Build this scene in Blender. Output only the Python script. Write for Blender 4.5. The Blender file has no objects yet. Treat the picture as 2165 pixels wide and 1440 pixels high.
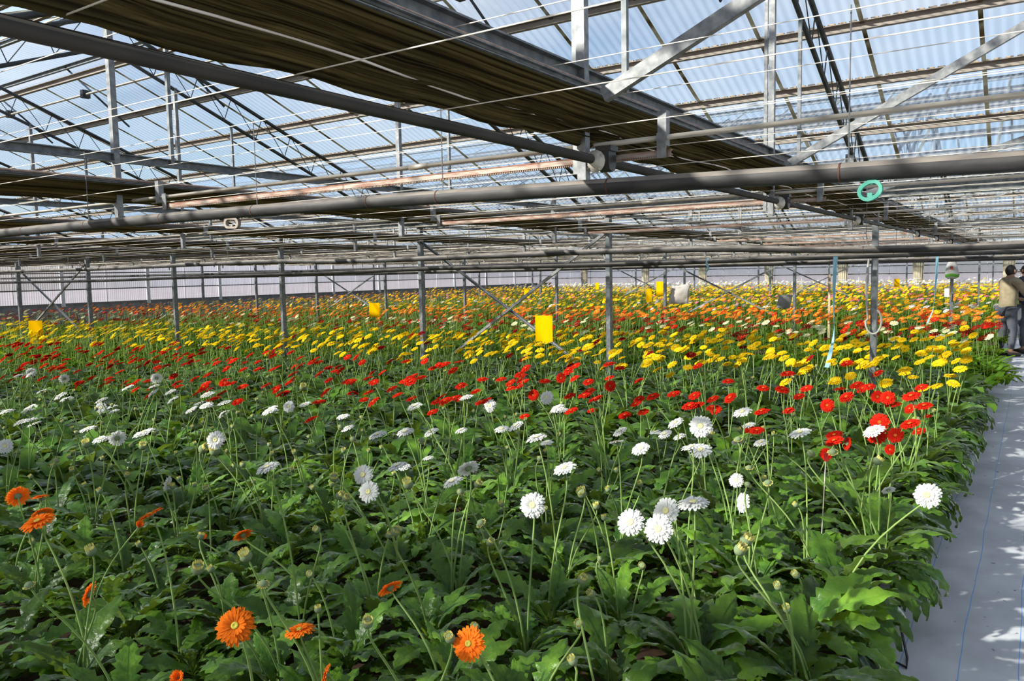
import bpy, bmesh, math, random
import numpy as np
from mathutils import Vector, Matrix, Quaternion
from math import pi, sin, cos, tan, radians

SC = bpy.context.scene
COL = SC.collection
rnd = random.Random(7)
rng = np.random.default_rng(11)

# ------------------------------------------------------------------ camera
EYE = Vector((0.0, 0.0, 1.75))
VX = Vector((0.832295, -0.031695, 0.553426))
VY = Vector((0.553973, 0.083534, -0.828333))
VZ = Vector((-0.019976, 0.996001, 0.087083))
cam_data = bpy.data.cameras.new('camera')
cam_data.sensor_width = 36.0
cam_data.lens = 1656.0 / 2165.0 * 36.0
cam_data.clip_end = 400
cam = bpy.data.objects.new('camera', cam_data)
COL.objects.link(cam)
# columns: camera right, up, backwards in world axes
cam.matrix_world = Matrix(((VX[0], VX[1], VX[2], EYE[0]), (VY[0], VY[1], VY[2], EYE[1]),
                           (VZ[0], VZ[1], VZ[2], EYE[2]), (0, 0, 0, 1)))
SC.camera = cam

# ------------------------------------------------------------------ sky, sun, exposure
SUN_AZ = Vector((-0.62, -0.785, 0)).normalized()
SUN_EL = radians(29)
SUN_DIR = (SUN_AZ * cos(SUN_EL) + Vector((0, 0, sin(SUN_EL)))).normalized()   # towards the sun
world = bpy.data.worlds.new('sky')
SC.world = world
world.use_nodes = True
nt = world.node_tree
nt.nodes.clear()
w_out = nt.nodes.new('ShaderNodeOutputWorld')
w_bg = nt.nodes.new('ShaderNodeBackground')
w_tc = nt.nodes.new('ShaderNodeTexCoord')
w_map = nt.nodes.new('ShaderNodeMapping')
w_map.inputs['Scale'].default_value = (1, 1, 2.2)
w_noise = nt.nodes.new('ShaderNodeTexNoise')
w_noise.inputs['Scale'].default_value = 2.6
w_noise.inputs['Detail'].default_value = 6
w_noise.inputs['Roughness'].default_value = 0.55
w_ramp = nt.nodes.new('ShaderNodeValToRGB')
w_ramp.color_ramp.elements[0].position = 0.36
w_ramp.color_ramp.elements[1].position = 0.64
w_ramp.color_ramp.elements[0].color = (0.18, 0.18, 0.18, 1)
w_sky = nt.nodes.new('ShaderNodeTexSky')
w_sky.sky_type = 'NISHITA'
w_sky.sun_disc = False
w_sky.sun_elevation = SUN_EL
w_sky.sun_rotation = math.atan2(SUN_DIR.x, SUN_DIR.y)
w_sky.air_density = 1.0
w_sky.dust_density = 1.0
w_sky.ozone_density = 1.5
w_gain = nt.nodes.new('ShaderNodeVectorMath')
w_gain.operation = 'SCALE'
w_gain.inputs['Scale'].default_value = 0.17
w_mix = nt.nodes.new('ShaderNodeMix')
w_mix.data_type = 'RGBA'
w_mix.inputs[7].default_value = (0.92, 0.96, 1.02, 1)
w_fac = nt.nodes.new('ShaderNodeMath')
w_fac.operation = 'MULTIPLY'
w_fac.inputs[1].default_value = 0.85
nt.links.new(w_tc.outputs['Generated'], w_map.inputs['Vector'])
nt.links.new(w_map.outputs[0], w_noise.inputs['Vector'])
nt.links.new(w_noise.outputs['Fac'], w_ramp.inputs[0])
nt.links.new(w_ramp.outputs[0], w_fac.inputs[0])
nt.links.new(w_sky.outputs[0], w_gain.inputs[0])
nt.links.new(w_gain.outputs[0], w_mix.inputs[6])
nt.links.new(w_fac.outputs[0], w_mix.inputs[0])
nt.links.new(w_mix.outputs[2], w_bg.inputs[0])
nt.links.new(w_bg.outputs[0], w_out.inputs[0])
w_bg.inputs[1].default_value = 1.0

sun_data = bpy.data.lights.new('sun', 'SUN')
sun_data.energy = 11.5
sun_data.angle = radians(1.6)
sun_data.color = (1.0, 0.93, 0.82)
sun = bpy.data.objects.new('sun', sun_data)
COL.objects.link(sun)
sun.rotation_euler = SUN_DIR.to_track_quat('Z', 'Y').to_euler()

SC.view_settings.view_transform = 'Standard'
SC.view_settings.look = 'None'
SC.view_settings.gamma = 1.0
SC.view_settings.use_curve_mapping = False
SC.view_settings.exposure = 0.0
SC.cycles.transparent_max_bounces = 40
SC.cycles.max_bounces = 7
SC.cycles.diffuse_bounces = 3
SC.cycles.transmission_bounces = 5
SC.cycles.glossy_bounces = 2
SC.cycles.caustics_reflective = False
SC.cycles.caustics_refractive = False

# ------------------------------------------------------------------ materials
MATS = {}


def new_mat(name):
    m = bpy.data.materials.new(name)
    m.use_nodes = True
    n = m.node_tree
    n.nodes.clear()
    out = n.nodes.new('ShaderNodeOutputMaterial')
    MATS[name] = m
    return m, n, out


def noise_mix(n, c1, c2, scale, detail=3, lo=0.35, hi=0.65, stretch=None, coord='Object'):
    tc = n.nodes.new('ShaderNodeTexCoord')
    no = n.nodes.new('ShaderNodeTexNoise')
    no.inputs['Scale'].default_value = scale
    no.inputs['Detail'].default_value = detail
    src = tc.outputs[coord]
    if stretch:
        mp = n.nodes.new('ShaderNodeMapping')
        mp.inputs['Scale'].default_value = stretch
        n.links.new(src, mp.inputs['Vector'])
        src = mp.outputs[0]
    n.links.new(src, no.inputs['Vector'])
    rp = n.nodes.new('ShaderNodeValToRGB')
    rp.color_ramp.elements[0].position = lo
    rp.color_ramp.elements[1].position = hi
    rp.color_ramp.elements[0].color = (*c1, 1)
    rp.color_ramp.elements[1].color = (*c2, 1)
    n.links.new(no.outputs['Fac'], rp.inputs[0])
    return rp.outputs[0], no.outputs['Fac'], src


def solid(name, c1, c2=None, scale=8, rough=0.6, metal=0.0, lo=0.35, hi=0.65, stretch=None, bump=0.0, spec=0.4):
    m, n, out = new_mat(name)
    p = n.nodes.new('ShaderNodeBsdfPrincipled')
    p.inputs['Roughness'].default_value = rough
    p.inputs['Metallic'].default_value = metal
    p.inputs['Specular IOR Level'].default_value = spec
    col, fac, _ = noise_mix(n, c1, c2 or c1, scale, 4, lo, hi, stretch)
    n.links.new(col, p.inputs['Base Color'])
    if bump:
        b = n.nodes.new('ShaderNodeBump')
        b.inputs['Strength'].default_value = bump
        b.inputs['Distance'].default_value = 0.01
        n.links.new(fac, b.inputs['Height'])
        n.links.new(b.outputs[0], p.inputs['Normal'])
    n.links.new(p.outputs[0], out.inputs[0])
    return m


def thin(name, c1, c2, trans=0.35, tcol=None, scale=20, rough=0.5, gloss=0.0, vary=True, lo_v=0.78, hi_v=1.2):
    """thin leaf or petal: diffuse + translucent (+ a sheen)"""
    m, n, out = new_mat(name)
    col, fac, _ = noise_mix(n, c1, c2, scale, 3)
    if vary:
        oi = n.nodes.new('ShaderNodeObjectInfo')
        mr = n.nodes.new('ShaderNodeMapRange')
        mr.inputs['To Min'].default_value = lo_v
        mr.inputs['To Max'].default_value = hi_v
        n.links.new(oi.outputs['Random'], mr.inputs[0])
        sc = n.nodes.new('ShaderNodeVectorMath')
        sc.operation = 'SCALE'
        n.links.new(col, sc.inputs[0])
        n.links.new(mr.outputs[0], sc.inputs['Scale'])
        col = sc.outputs[0]
    d = n.nodes.new('ShaderNodeBsdfDiffuse')
    n.links.new(col, d.inputs[0])
    t = n.nodes.new('ShaderNodeBsdfTranslucent')
    if tcol:
        t.inputs[0].default_value = (*tcol, 1)
    else:
        n.links.new(col, t.inputs[0])
    mx = n.nodes.new('ShaderNodeMixShader')
    mx.inputs[0].default_value = trans
    n.links.new(d.outputs[0], mx.inputs[1])
    n.links.new(t.outputs[0], mx.inputs[2])
    last = mx
    if gloss:
        g = n.nodes.new('ShaderNodeBsdfGlossy')
        g.inputs['Roughness'].default_value = rough
        g.inputs[0].default_value = (1, 1, 1, 1)
        fr = n.nodes.new('ShaderNodeFresnel')
        fr.inputs['IOR'].default_value = 1.4
        ml = n.nodes.new('ShaderNodeMath')
        ml.operation = 'MULTIPLY'
        ml.inputs[1].default_value = gloss
        n.links.new(fr.outputs[0], ml.inputs[0])
        m2 = n.nodes.new('ShaderNodeMixShader')
        n.links.new(ml.outputs[0], m2.inputs[0])
        n.links.new(mx.outputs[0], m2.inputs[1])
        n.links.new(g.outputs[0], m2.inputs[2])
        last = m2
        tc = n.nodes.new('ShaderNodeTexCoord')
        no = n.nodes.new('ShaderNodeTexNoise')
        no.inputs['Scale'].default_value = 55
        n.links.new(tc.outputs['Object'], no.inputs['Vector'])
        b = n.nodes.new('ShaderNodeBump')
        b.inputs['Strength'].default_value = 0.5
        b.inputs['Distance'].default_value = 0.008
        n.links.new(no.outputs['Fac'], b.inputs['Height'])
        for nd in (d, t, g):
            n.links.new(b.outputs[0], nd.inputs['Normal'])
    n.links.new(last.outputs[0], out.inputs[0])
    return m


def sheet(name, tint, body, fac, dirt=None, dscale=3, streak=(1, 1, 1)):
    """clear corrugated plastic: mostly see-through, a little milky"""
    m, n, out = new_mat(name)
    tr = n.nodes.new('ShaderNodeBsdfTransparent')
    tr.inputs[0].default_value = (*tint, 1)
    df = n.nodes.new('ShaderNodeBsdfDiffuse')
    tl = n.nodes.new('ShaderNodeBsdfTranslucent')
    col, f, _ = noise_mix(n, body, dirt or body, dscale, 4, 0.4, 0.7, streak)
    n.links.new(col, df.inputs[0])
    n.links.new(col, tl.inputs[0])
    mb = n.nodes.new('ShaderNodeMixShader')
    mb.inputs[0].default_value = 0.65
    n.links.new(df.outputs[0], mb.inputs[1])
    n.links.new(tl.outputs[0], mb.inputs[2])
    lw = n.nodes.new('ShaderNodeLayerWeight')
    lw.inputs[0].default_value = 0.3
    mr = n.nodes.new('ShaderNodeMapRange')
    mr.inputs['To Min'].default_value = fac
    mr.inputs['To Max'].default_value = min(0.95, fac + 0.26)
    n.links.new(lw.outputs['Facing'], mr.inputs[0])
    mx = n.nodes.new('ShaderNodeMixShader')
    n.links.new(mr.outputs[0], mx.inputs[0])
    n.links.new(tr.outputs[0], mx.inputs[1])
    n.links.new(mb.outputs[0], mx.inputs[2])
    n.links.new(mx.outputs[0], out.inputs[0])
    return m


solid('galvanised', (0.14, 0.148, 0.155), (0.27, 0.27, 0.27), 30, 0.5, 0.35)
solid('dull_zinc', (0.11, 0.125, 0.135), (0.22, 0.23, 0.235), 22, 0.55, 0.3)
solid('dark_steel', (0.025, 0.028, 0.03), (0.05, 0.052, 0.05), 12, 0.5, 0.2)
solid('purlin_grey', (0.20, 0.165, 0.135), (0.30, 0.26, 0.22), 6, 0.6, 0.1, stretch=(0.4, 3, 3))
solid('purlin_lip', (0.10, 0.09, 0.08), (0.42, 0.30, 0.18), 24, 0.7, lo=0.45, hi=0.6)
solid('pipe_steel', (0.022, 0.022, 0.024), (0.055, 0.052, 0.05), 7, 0.62, 0.15, stretch=(1, 4, 4), bump=0.15)
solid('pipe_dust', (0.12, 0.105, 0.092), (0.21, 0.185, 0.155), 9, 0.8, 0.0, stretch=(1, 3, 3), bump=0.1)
solid('rust', (0.17, 0.055, 0.03), (0.33, 0.15, 0.09), 30, 0.8)
solid('weld_rust', (0.05, 0.022, 0.016), (0.10, 0.045, 0.03), 30, 0.8)
solid('rack_metal', (0.24, 0.13, 0.09), (0.38, 0.33, 0.28), 14, 0.55, 0.3, stretch=(1, 6, 6))
solid('rod_metal', (0.34, 0.30, 0.24), (0.50, 0.45, 0.37), 10, 0.45, 0.3, stretch=(1, 6, 6))
solid('shaft_paint', (0.018, 0.016, 0.013), (0.036, 0.032, 0.026), 5, 0.5, 0.1)
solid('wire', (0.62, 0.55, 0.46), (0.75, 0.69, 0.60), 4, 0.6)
solid('black_plastic', (0.02, 0.02, 0.021), (0.04, 0.04, 0.04), 20, 0.35)
solid('cast_metal', (0.45, 0.42, 0.36), (0.62, 0.58, 0.5), 30, 0.5, 0.4)
solid('cloth_roll', (0.10, 0.07, 0.06), (0.17, 0.13, 0.11), 30, 0.9)
solid('soil', (0.035, 0.018, 0.010), (0.085, 0.045, 0.024), 14, 0.95, bump=0.6)
solid('bed_side', (0.05, 0.05, 0.055), (0.09, 0.09, 0.09), 6, 0.8)
solid('concrete', (0.20, 0.20, 0.21), (0.30, 0.30, 0.31), 4, 0.9)
solid('outside_ground', (0.32, 0.30, 0.29), (0.42, 0.40, 0.39), 0.3, 0.95)
solid('side_curtain', (0.34, 0.29, 0.20), (0.46, 0.42, 0.32), 3, 0.9, stretch=(20, 20, 1))
solid('white_frame', (0.62, 0.63, 0.66), (0.72, 0.73, 0.75), 6, 0.5)
solid('blue_paint', (0.015, 0.12, 0.3), (0.03, 0.2, 0.42), 6, 0.45)
solid('hair', (0.008, 0.007, 0.006), (0.015, 0.013, 0.012), 40, 0.6)
solid('skin', (0.30, 0.16, 0.10), (0.34, 0.19, 0.12), 10, 0.55)
solid('tan_cloth', (0.20, 0.165, 0.10), (0.27, 0.225, 0.145), 9, 0.9)
solid('navy_cloth', (0.02, 0.025, 0.045), (0.035, 0.04, 0.065), 9, 0.85)
solid('trousers', (0.05, 0.055, 0.07), (0.08, 0.085, 0.1), 9, 0.9)
solid('shoe', (0.03, 0.025, 0.02), None, 9, 0.6)
solid('hose_grey', (0.36, 0.35, 0.32), (0.46, 0.45, 0.41), 9, 0.6)
solid('stake_wood', (0.40, 0.30, 0.18), (0.5, 0.4, 0.26), 9, 0.8)
solid('red_tip', (0.5, 0.02, 0.015), None, 9, 0.5)
thin('seam_dirt', (0.16, 0.12, 0.05), (0.66, 0.63, 0.52), 0.7, scale=4, vary=False)
thin('stem_green', (0.20, 0.31, 0.085), (0.27, 0.38, 0.12), 0.12, scale=9, vary=False)
thin('calyx_green', (0.16, 0.22, 0.11), (0.24, 0.30, 0.17), 0.1, scale=40, vary=False)
thin('disc_green', (0.42, 0.40, 0.05), (0.62, 0.50, 0.10), 0.1, scale=60, vary=False)
thin('disc_cream', (0.70, 0.64, 0.25), (0.82, 0.78, 0.45), 0.1, scale=60, vary=False)
thin('disc_red', (0.30, 0.03, 0.012), (0.55, 0.22, 0.03), 0.1, scale=60, vary=False)
thin('disc_yellow', (0.60, 0.45, 0.03), (0.75, 0.58, 0.06), 0.1, scale=60, vary=False)
thin('disc_dark', (0.06, 0.02, 0.01), (0.2, 0.09, 0.02), 0.0, scale=60, vary=False)
thin('leaf', (0.030, 0.092, 0.012), (0.115, 0.225, 0.020), 0.34, (0.34, 0.50, 0.025), scale=9, rough=0.36, gloss=0.6, lo_v=0.5, hi_v=1.45)
thin('leaf_far', (0.035, 0.10, 0.013), (0.11, 0.225, 0.024), 0.32, (0.34, 0.50, 0.025), scale=3, rough=0.45, vary=False)
PET = {'W': ((0.68, 0.68, 0.65), (0.84, 0.84, 0.81)), 'O': ((0.92, 0.17, 0.012), (0.95, 0.27, 0.03)),
       'R': ((0.50, 0.012, 0.008), (0.72, 0.03, 0.012)), 'Y': ((0.82, 0.52, 0.008), (0.92, 0.66, 0.02)),
       'D': ((0.20, 0.006, 0.008), (0.36, 0.012, 0.012)), 'C': ((0.74, 0.70, 0.38), (0.84, 0.80, 0.52)),
       'A': ((0.82, 0.32, 0.01), (0.88, 0.45, 0.015)), 'P': ((0.62, 0.10, 0.22), (0.74, 0.2, 0.32)),
       'K': ((0.84, 0.70, 0.68), (0.9, 0.8, 0.78)), 'G': ((0.66, 0.58, 0.10), (0.82, 0.74, 0.28))}
for k, (a, b) in PET.items():
    thin('petal_' + k, a, b, 0.33, scale=25, vary=(k not in 'WC'))
thin('card_yellow', (0.92, 0.56, 0.0), (0.95, 0.62, 0.006), 0.45, scale=3, vary=False)
thin('card_white', (0.75, 0.75, 0.74), (0.82, 0.82, 0.82), 0.3, scale=4, vary=False)
thin('bag_white', (0.62, 0.60, 0.56), (0.78, 0.77, 0.75), 0.4, scale=9, vary=False)
thin('bag_dirty', (0.56, 0.50, 0.44), (0.70, 0.67, 0.63), 0.35, scale=7, vary=False)
thin('bag_grey', (0.28, 0.28, 0.27), (0.40, 0.40, 0.39), 0.3, scale=7, vary=False)
thin('bag_green', (0.12, 0.42, 0.05), (0.2, 0.52, 0.08), 0.3, scale=7, vary=False)
thin('bag_red', (0.55, 0.12, 0.08), (0.62, 0.2, 0.15), 0.3, scale=7, vary=False)
thin('ribbon_blue', (0.30, 0.55, 0.66), (0.42, 0.68, 0.78), 0.35, scale=7, vary=False)
thin('clip_green', (0.10, 0.42, 0.32), (0.18, 0.52, 0.42), 0.3, scale=30, vary=False)
sheet('roof_sheet', (0.90, 0.95, 0.985), (0.52, 0.64, 0.84), 0.10, (0.46, 0.54, 0.66), 2.2, (1, 0.3, 0.3))
sheet('wall_sheet', (0.90, 0.90, 0.97), (0.30, 0.29, 0.35), 0.48, (0.19, 0.19, 0.25), 1.6, (3, 3, 0.25))

# shade cloth: lengthwise woven bands, a little light comes through
m, n, out = new_mat('shade_cloth')
tc = n.nodes.new('ShaderNodeTexCoord')
mp = n.nodes.new('ShaderNodeMapping')
mp.inputs['Scale'].default_value = (90, 0.35, 90)
no = n.nodes.new('ShaderNodeTexNoise')
no.inputs['Scale'].default_value = 1.0
no.inputs['Detail'].default_value = 3
rp = n.nodes.new('ShaderNodeValToRGB')
rp.color_ramp.elements[0].position = 0.36
rp.color_ramp.elements[0].color = (0.035, 0.030, 0.016, 1)
rp.color_ramp.elements[1].position = 0.70
rp.color_ramp.elements[1].color = (0.26, 0.215, 0.095, 1)
n.links.new(tc.outputs['Object'], mp.inputs[0])
n.links.new(mp.outputs[0], no.inputs['Vector'])
n.links.new(no.outputs['Fac'], rp.inputs[0])
d = n.nodes.new('ShaderNodeBsdfDiffuse')
t = n.nodes.new('ShaderNodeBsdfTranslucent')
n.links.new(rp.outputs[0], d.inputs[0])
n.links.new(rp.outputs[0], t.inputs[0])
mx = n.nodes.new('ShaderNodeMixShader')
mx.inputs[0].default_value = 0.55
n.links.new(d.outputs[0], mx.inputs[1])
n.links.new(t.outputs[0], mx.inputs[2])
n.links.new(mx.outputs[0], out.inputs[0])

# woven white ground cloth with thin blue marker threads along the path
m, n, out = new_mat('ground_cloth')
tc = n.nodes.new('ShaderNodeTexCoord')
sx = n.nodes.new('ShaderNodeSeparateXYZ')
n.links.new(tc.outputs['Object'], sx.inputs[0])
wob = n.nodes.new('ShaderNodeTexNoise')
wob.inputs['Scale'].default_value = 1.6
n.links.new(tc.outputs['Object'], wob.inputs['Vector'])
wm = n.nodes.new('ShaderNodeMath')
wm.operation = 'MULTIPLY_ADD'
wm.inputs[1].default_value = 0.03
n.links.new(wob.outputs['Fac'], wm.inputs[0])
n.links.new(sx.outputs[0], wm.inputs[2])
dv = n.nodes.new('ShaderNodeMath')
dv.operation = 'ADD'
dv.inputs[1].default_value = 0.225 + 22.0 - 0.015
n.links.new(wm.outputs[0], dv.inputs[0])
md = n.nodes.new('ShaderNodeMath')
md.operation = 'MODULO'
md.inputs[1].default_value = 0.22
n.links.new(dv.outputs[0], md.inputs[0])
lt = n.nodes.new('ShaderNodeMath')
lt.operation = 'LESS_THAN'
lt.inputs[1].default_value = 0.0035
n.links.new(md.outputs[0], lt.inputs[0])
base, fac, _ = noise_mix(n, (0.36, 0.37, 0.39), (0.50, 0.51, 0.53), 2.5, 5, 0.3, 0.62)
spk, f2, _ = noise_mix(n, (0.10, 0.09, 0.08), (1, 1, 1), 16, 2, 0.26, 0.30)
mul = n.nodes.new('ShaderNodeMix')
mul.data_type = 'RGBA'
mul.blend_type = 'MULTIPLY'
mul.inputs[0].default_value = 0.7
n.links.new(base, mul.inputs[6])
n.links.new(spk, mul.inputs[7])
mb = n.nodes.new('ShaderNodeMix')
mb.data_type = 'RGBA'
n.links.new(lt.outputs[0], mb.inputs[0])
n.links.new(mul.outputs[2], mb.inputs[6])
mb.inputs[7].default_value = (0.10, 0.28, 0.62, 1)
p = n.nodes.new('ShaderNodeBsdfPrincipled')
p.inputs['Roughness'].default_value = 0.75
n.links.new(mb.outputs[2], p.inputs['Base Color'])
b = n.nodes.new('ShaderNodeBump')
b.inputs['Strength'].default_value = 0.6
b.inputs['Distance'].default_value = 0.02
wr = n.nodes.new('ShaderNodeTexNoise')
wr.inputs['Scale'].default_value = 5
wr.inputs['Detail'].default_value = 4
n.links.new(tc.outputs['Object'], wr.inputs['Vector'])
n.links.new(wr.outputs['Fac'], b.inputs['Height'])
n.links.new(b.outputs[0], p.inputs['Normal'])
n.links.new(p.outputs[0], out.inputs[0])


# ------------------------------------------------------------------ mesh helpers
class MB:
    def __init__(s):
        s.v, s.f, s.m, s.cur = [], [], [], 0

    def quad_strip(s, rings, closed=True, cap=True):
        base = len(s.v)
        k = len(rings[0])
        for r in rings:
            s.v.extend(tuple(p) for p in r)
        for i in range(len(rings) - 1):
            a, b = base + i * k, base + (i + 1) * k
            for j in range(k if closed else k - 1):
                j2 = (j + 1) % k
                s.f.append((a + j, a + j2, b + j2, b + j))
                s.m.append(s.cur)
        if cap and closed:
            s.f.append(tuple(base + j for j in reversed(range(k))))
            s.m.append(s.cur)
            e = base + (len(rings) - 1) * k
            s.f.append(tuple(e + j for j in range(k)))
            s.m.append(s.cur)
        return s

    def box(s, lo, hi):
        x0, y0, z0 = lo
        x1, y1, z1 = hi
        return s.quad_strip([[(x0, y0, z0), (x1, y0, z0), (x1, y1, z0), (x0, y1, z0)],
                             [(x0, y0, z1), (x1, y0, z1), (x1, y1, z1), (x0, y1, z1)]])

    def bar(s, p, q, w, h, up=(0, 0, 1)):
        p, q = Vector(p), Vector(q)
        d = (q - p).normalized()
        u = Vector(up)
        if abs(d.dot(u)) > 0.95:
            u = Vector((0, 1, 0))
        r = d.cross(u).normalized()
        u = r.cross(d)
        o = [(-w / 2, -h / 2), (w / 2, -h / 2), (w / 2, h / 2), (-w / 2, h / 2)]
        return s.quad_strip([[c + r * a + u * b for a, b in o] for c in (p, q)])

    def channel(s, p, q, w, h, t=0.006, up=(0, 0, 1), side=1):
        """C-section bar: web and two flanges"""
        p, q = Vector(p), Vector(q)
        d = (q - p).normalized()
        u = Vector(up)
        if abs(d.dot(u)) > 0.95:
            u = Vector((0, 1, 0))
        r = d.cross(u).normalized() * side
        u = (r.cross(d) * side).normalized()
        o = [(0, -h / 2), (w, -h / 2), (w, -h / 2 + t), (t, -h / 2 + t), (t, h / 2 - t), (w, h / 2 - t), (w, h / 2), (0, h / 2)]
        return s.quad_strip([[c + r * (a - w / 2) + u * b for a, b in o] for c in (p, q)])

    def tube(s, path, rad, n=8, cap=True):
        path = [Vector(p) for p in path]
        rings = []
        u = None
        for i, p in enumerate(path):
            d = (path[min(i + 1, len(path) - 1)] - path[max(i - 1, 0)]).normalized()
            if u is None:
                u = d.orthogonal().normalized()
            else:
                u = (u - d * u.dot(d))
                u = u.normalized() if u.length > 1e-6 else d.orthogonal().normalized()
            w = d.cross(u)
            r = rad[i] if isinstance(rad, (list, tuple)) else rad
            rings.append([p + (u * cos(2 * pi * j / n) + w * sin(2 * pi * j / n)) * r for j in range(n)])
        return s.quad_strip(rings, cap=cap)

    def lathe(s, prof, n=12, c=(0, 0, 0)):
        rings = [[(c[0] + r * cos(2 * pi * j / n), c[1] + r * sin(2 * pi * j / n), c[2] + z) for j in range(n)] for r, z in prof]
        return s.quad_strip(rings)

    def mesh(s, name, mats, smooth=False):
        me = bpy.data.meshes.new(name)
        me.from_pydata(s.v, [], s.f)
        for mm in (mats if isinstance(mats, (list, tuple)) else [mats]):
            me.materials.append(MATS[mm] if isinstance(mm, str) else mm)
        if s.cur or any(s.m):
            me.polygons.foreach_set('material_index', s.m)
        if smooth:
            me.polygons.foreach_set('use_smooth', [True] * len(me.polygons))
        me.update()
        return me

    def build(s, name, mats, parent=None, smooth=False, loc=None):
        return link(name, s.mesh(name, mats, smooth), parent, loc)


def link(name, data, parent=None, loc=None):
    o = bpy.data.objects.new(name, data)
    COL.objects.link(o)
    if parent is not None:
        o.parent = parent
    if loc is not None:
        o.location = loc
    return o


def tag(o, label, cat, group=None, kind=None):
    o['label'] = label
    o['category'] = cat
    if group:
        o['group'] = group
    if kind:
        o['kind'] = kind
    return o


def struct(o):
    o['kind'] = 'structure'
    return o


def stuff(o):
    o['kind'] = 'stuff'
    return o


def thing(name, label, cat, loc=(0, 0, 0), group=None, rotz=0):
    o = link(name, None, None, loc)
    o.rotation_euler = (0, 0, rotz)
    o.empty_display_size = 0.1
    return tag(o, label, cat, group)


def copy_tree(o, parent=None):
    c = o.copy()
    COL.objects.link(c)
    if parent is not None:
        c.parent = parent
    for ch in list(o.children):
        copy_tree(ch, c)
    return c


ONES = ['', 'first', 'second', 'third', 'fourth', 'fifth', 'sixth', 'seventh', 'eighth', 'ninth', 'tenth', 'eleventh', 'twelfth', 'thirteenth',
        'fourteenth', 'fifteenth', 'sixteenth', 'seventeenth', 'eighteenth', 'nineteenth']
TENS = {2: ('twentieth', 'twenty'), 3: ('thirtieth', 'thirty'), 4: ('fortieth', 'forty'), 5: ('fiftieth', 'fifty'), 6: ('sixtieth', 'sixty'),
        7: ('seventieth', 'seventy'), 8: ('eightieth', 'eighty'), 9: ('ninetieth', 'ninety')}


def nth(i):
    if i < 20:
        return ONES[i]
    t = TENS[i // 10]
    return t[0] if i % 10 == 0 else t[1] + '-' + ONES[i % 10]

# ------------------------------------------------------------------ the house: layout
X0, SP = -1.36, 3.0                       # truss lines: X0 - 3 n
BAY, G0 = 8.95, -0.25                     # gutters every 8.95 m
XL, XR = -26.5, 2.4                       # side wall, end of what is built on the right
SLOPE, EAVE = 0.39, 2.50
HALF = BAY / 2
RUN = HALF


def xn(n):
    return X0 - SP * n


def yg(k):
    return G0 + BAY * k


# ground
fl = struct(MB().box((-0.52, -1.5, -0.05), (XR, 45.0, 0.0)).build('floor', 'ground_cloth'))
og = struct(MB().box((-150, -60, -0.4), (60, 200, -0.06)).build('ground', 'outside_ground'))
bed = MB().box((XL + 0.3, -0.6, -0.04), (-0.58, 44.2, 0.23)).build('planting_bed', 'soil')
struct(bed)
MB().box((-0.58, -0.6, 0.0), (-0.565, 44.2, 0.24)).build('bed_edging', 'bed_side', bed)

# ------------------------------------------------------------------ roof slopes: corrugated sheets, seams, purlins
SW = 0.735


def sheet_mesh(length, name):
    """one corrugated sheet; x across, y up the slope from the gutter"""
    b = MB()
    nx = 60
    row = []
    for i in range(nx + 1):
        x = SW * i / nx
        row.append((x, 0.011 * cos(2 * pi * 10 * i / nx)))
    rings = []
    for j in range(2):
        y = length * j
        rings.append([(x, y, SLOPE * y + z) for x, z in row])
    b.quad_strip(rings, closed=False, cap=False)
    return b.mesh(name, 'roof_sheet', True)


full_sheet = sheet_mesh(RUN - 0.02, 'roof_sheet')
short_sheet = sheet_mesh(3.86, 'roof_sheet_below_vent')


def seam_mesh(length):
    return MB().bar((0, 0.02, 0.0), (0, length, SLOPE * (length - 0.02)), 0.030, 0.006).mesh('seam_strip', 'seam_dirt')


seam_full, seam_short = seam_mesh(RUN - 0.05), seam_mesh(3.82)
mb = MB()
mb.channel((XL + 0.05, 0, 0), (XR, 0, 0), 0.042, 0.062, 0.005)
purlin_mesh = mb.mesh('purlin', 'purlin_grey')
mb = MB()
x = XL + 0.1
while x < XR - 0.1:                        # foam closer blocks under the sheet waves
    mb.box((x, -0.014, 0.0315), (x + 0.05, 0.014, 0.043))
    x += 0.0735
closer_mesh = mb.mesh('closer_strip', 'purlin_lip')
PURL = [0.35, 1.0, 1.72, 2.40, 3.10]
NS = int((XR - XL) / SW)
for k in range(-1, 5):
    for side in (0, 1):                    # 0: slope rising away from the camera, 1: the far slope
        y0 = yg(k) if side == 0 else yg(k + 1)
        c = link('ceiling', None, None, (0, y0, EAVE))
        struct(c)
        sy = 1 if side == 0 else -1
        sm, em = (full_sheet, seam_full) if side == 0 else (short_sheet, seam_short)
        for i in range(NS):
            xx = -0.37 + SW * 3 - SW * (i + 1)
            if xx < XL - 0.3:
                break
            o = link('roof_sheet', sm, c, (xx, 0, 0.095))
            o.scale = (1, sy, 1)
            o = link('seam_strip', em, c, (xx, 0, 0.078))
            o.scale = (1, sy, 1)
        for y in PURL + ([3.85] if side == 0 else []):
            o = link('purlin', purlin_mesh, c, (0, sy * y, SLOPE * y + 0.045))
            if side == 1 or k == 0:
                stuff(link('closer_strip', closer_mesh, o))
        # vent sill or ridge purlin
        if side == 1:
            o = link('vent_sill', purlin_mesh, c, (0, sy * 3.85, SLOPE * 3.85 + 0.045))

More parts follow.
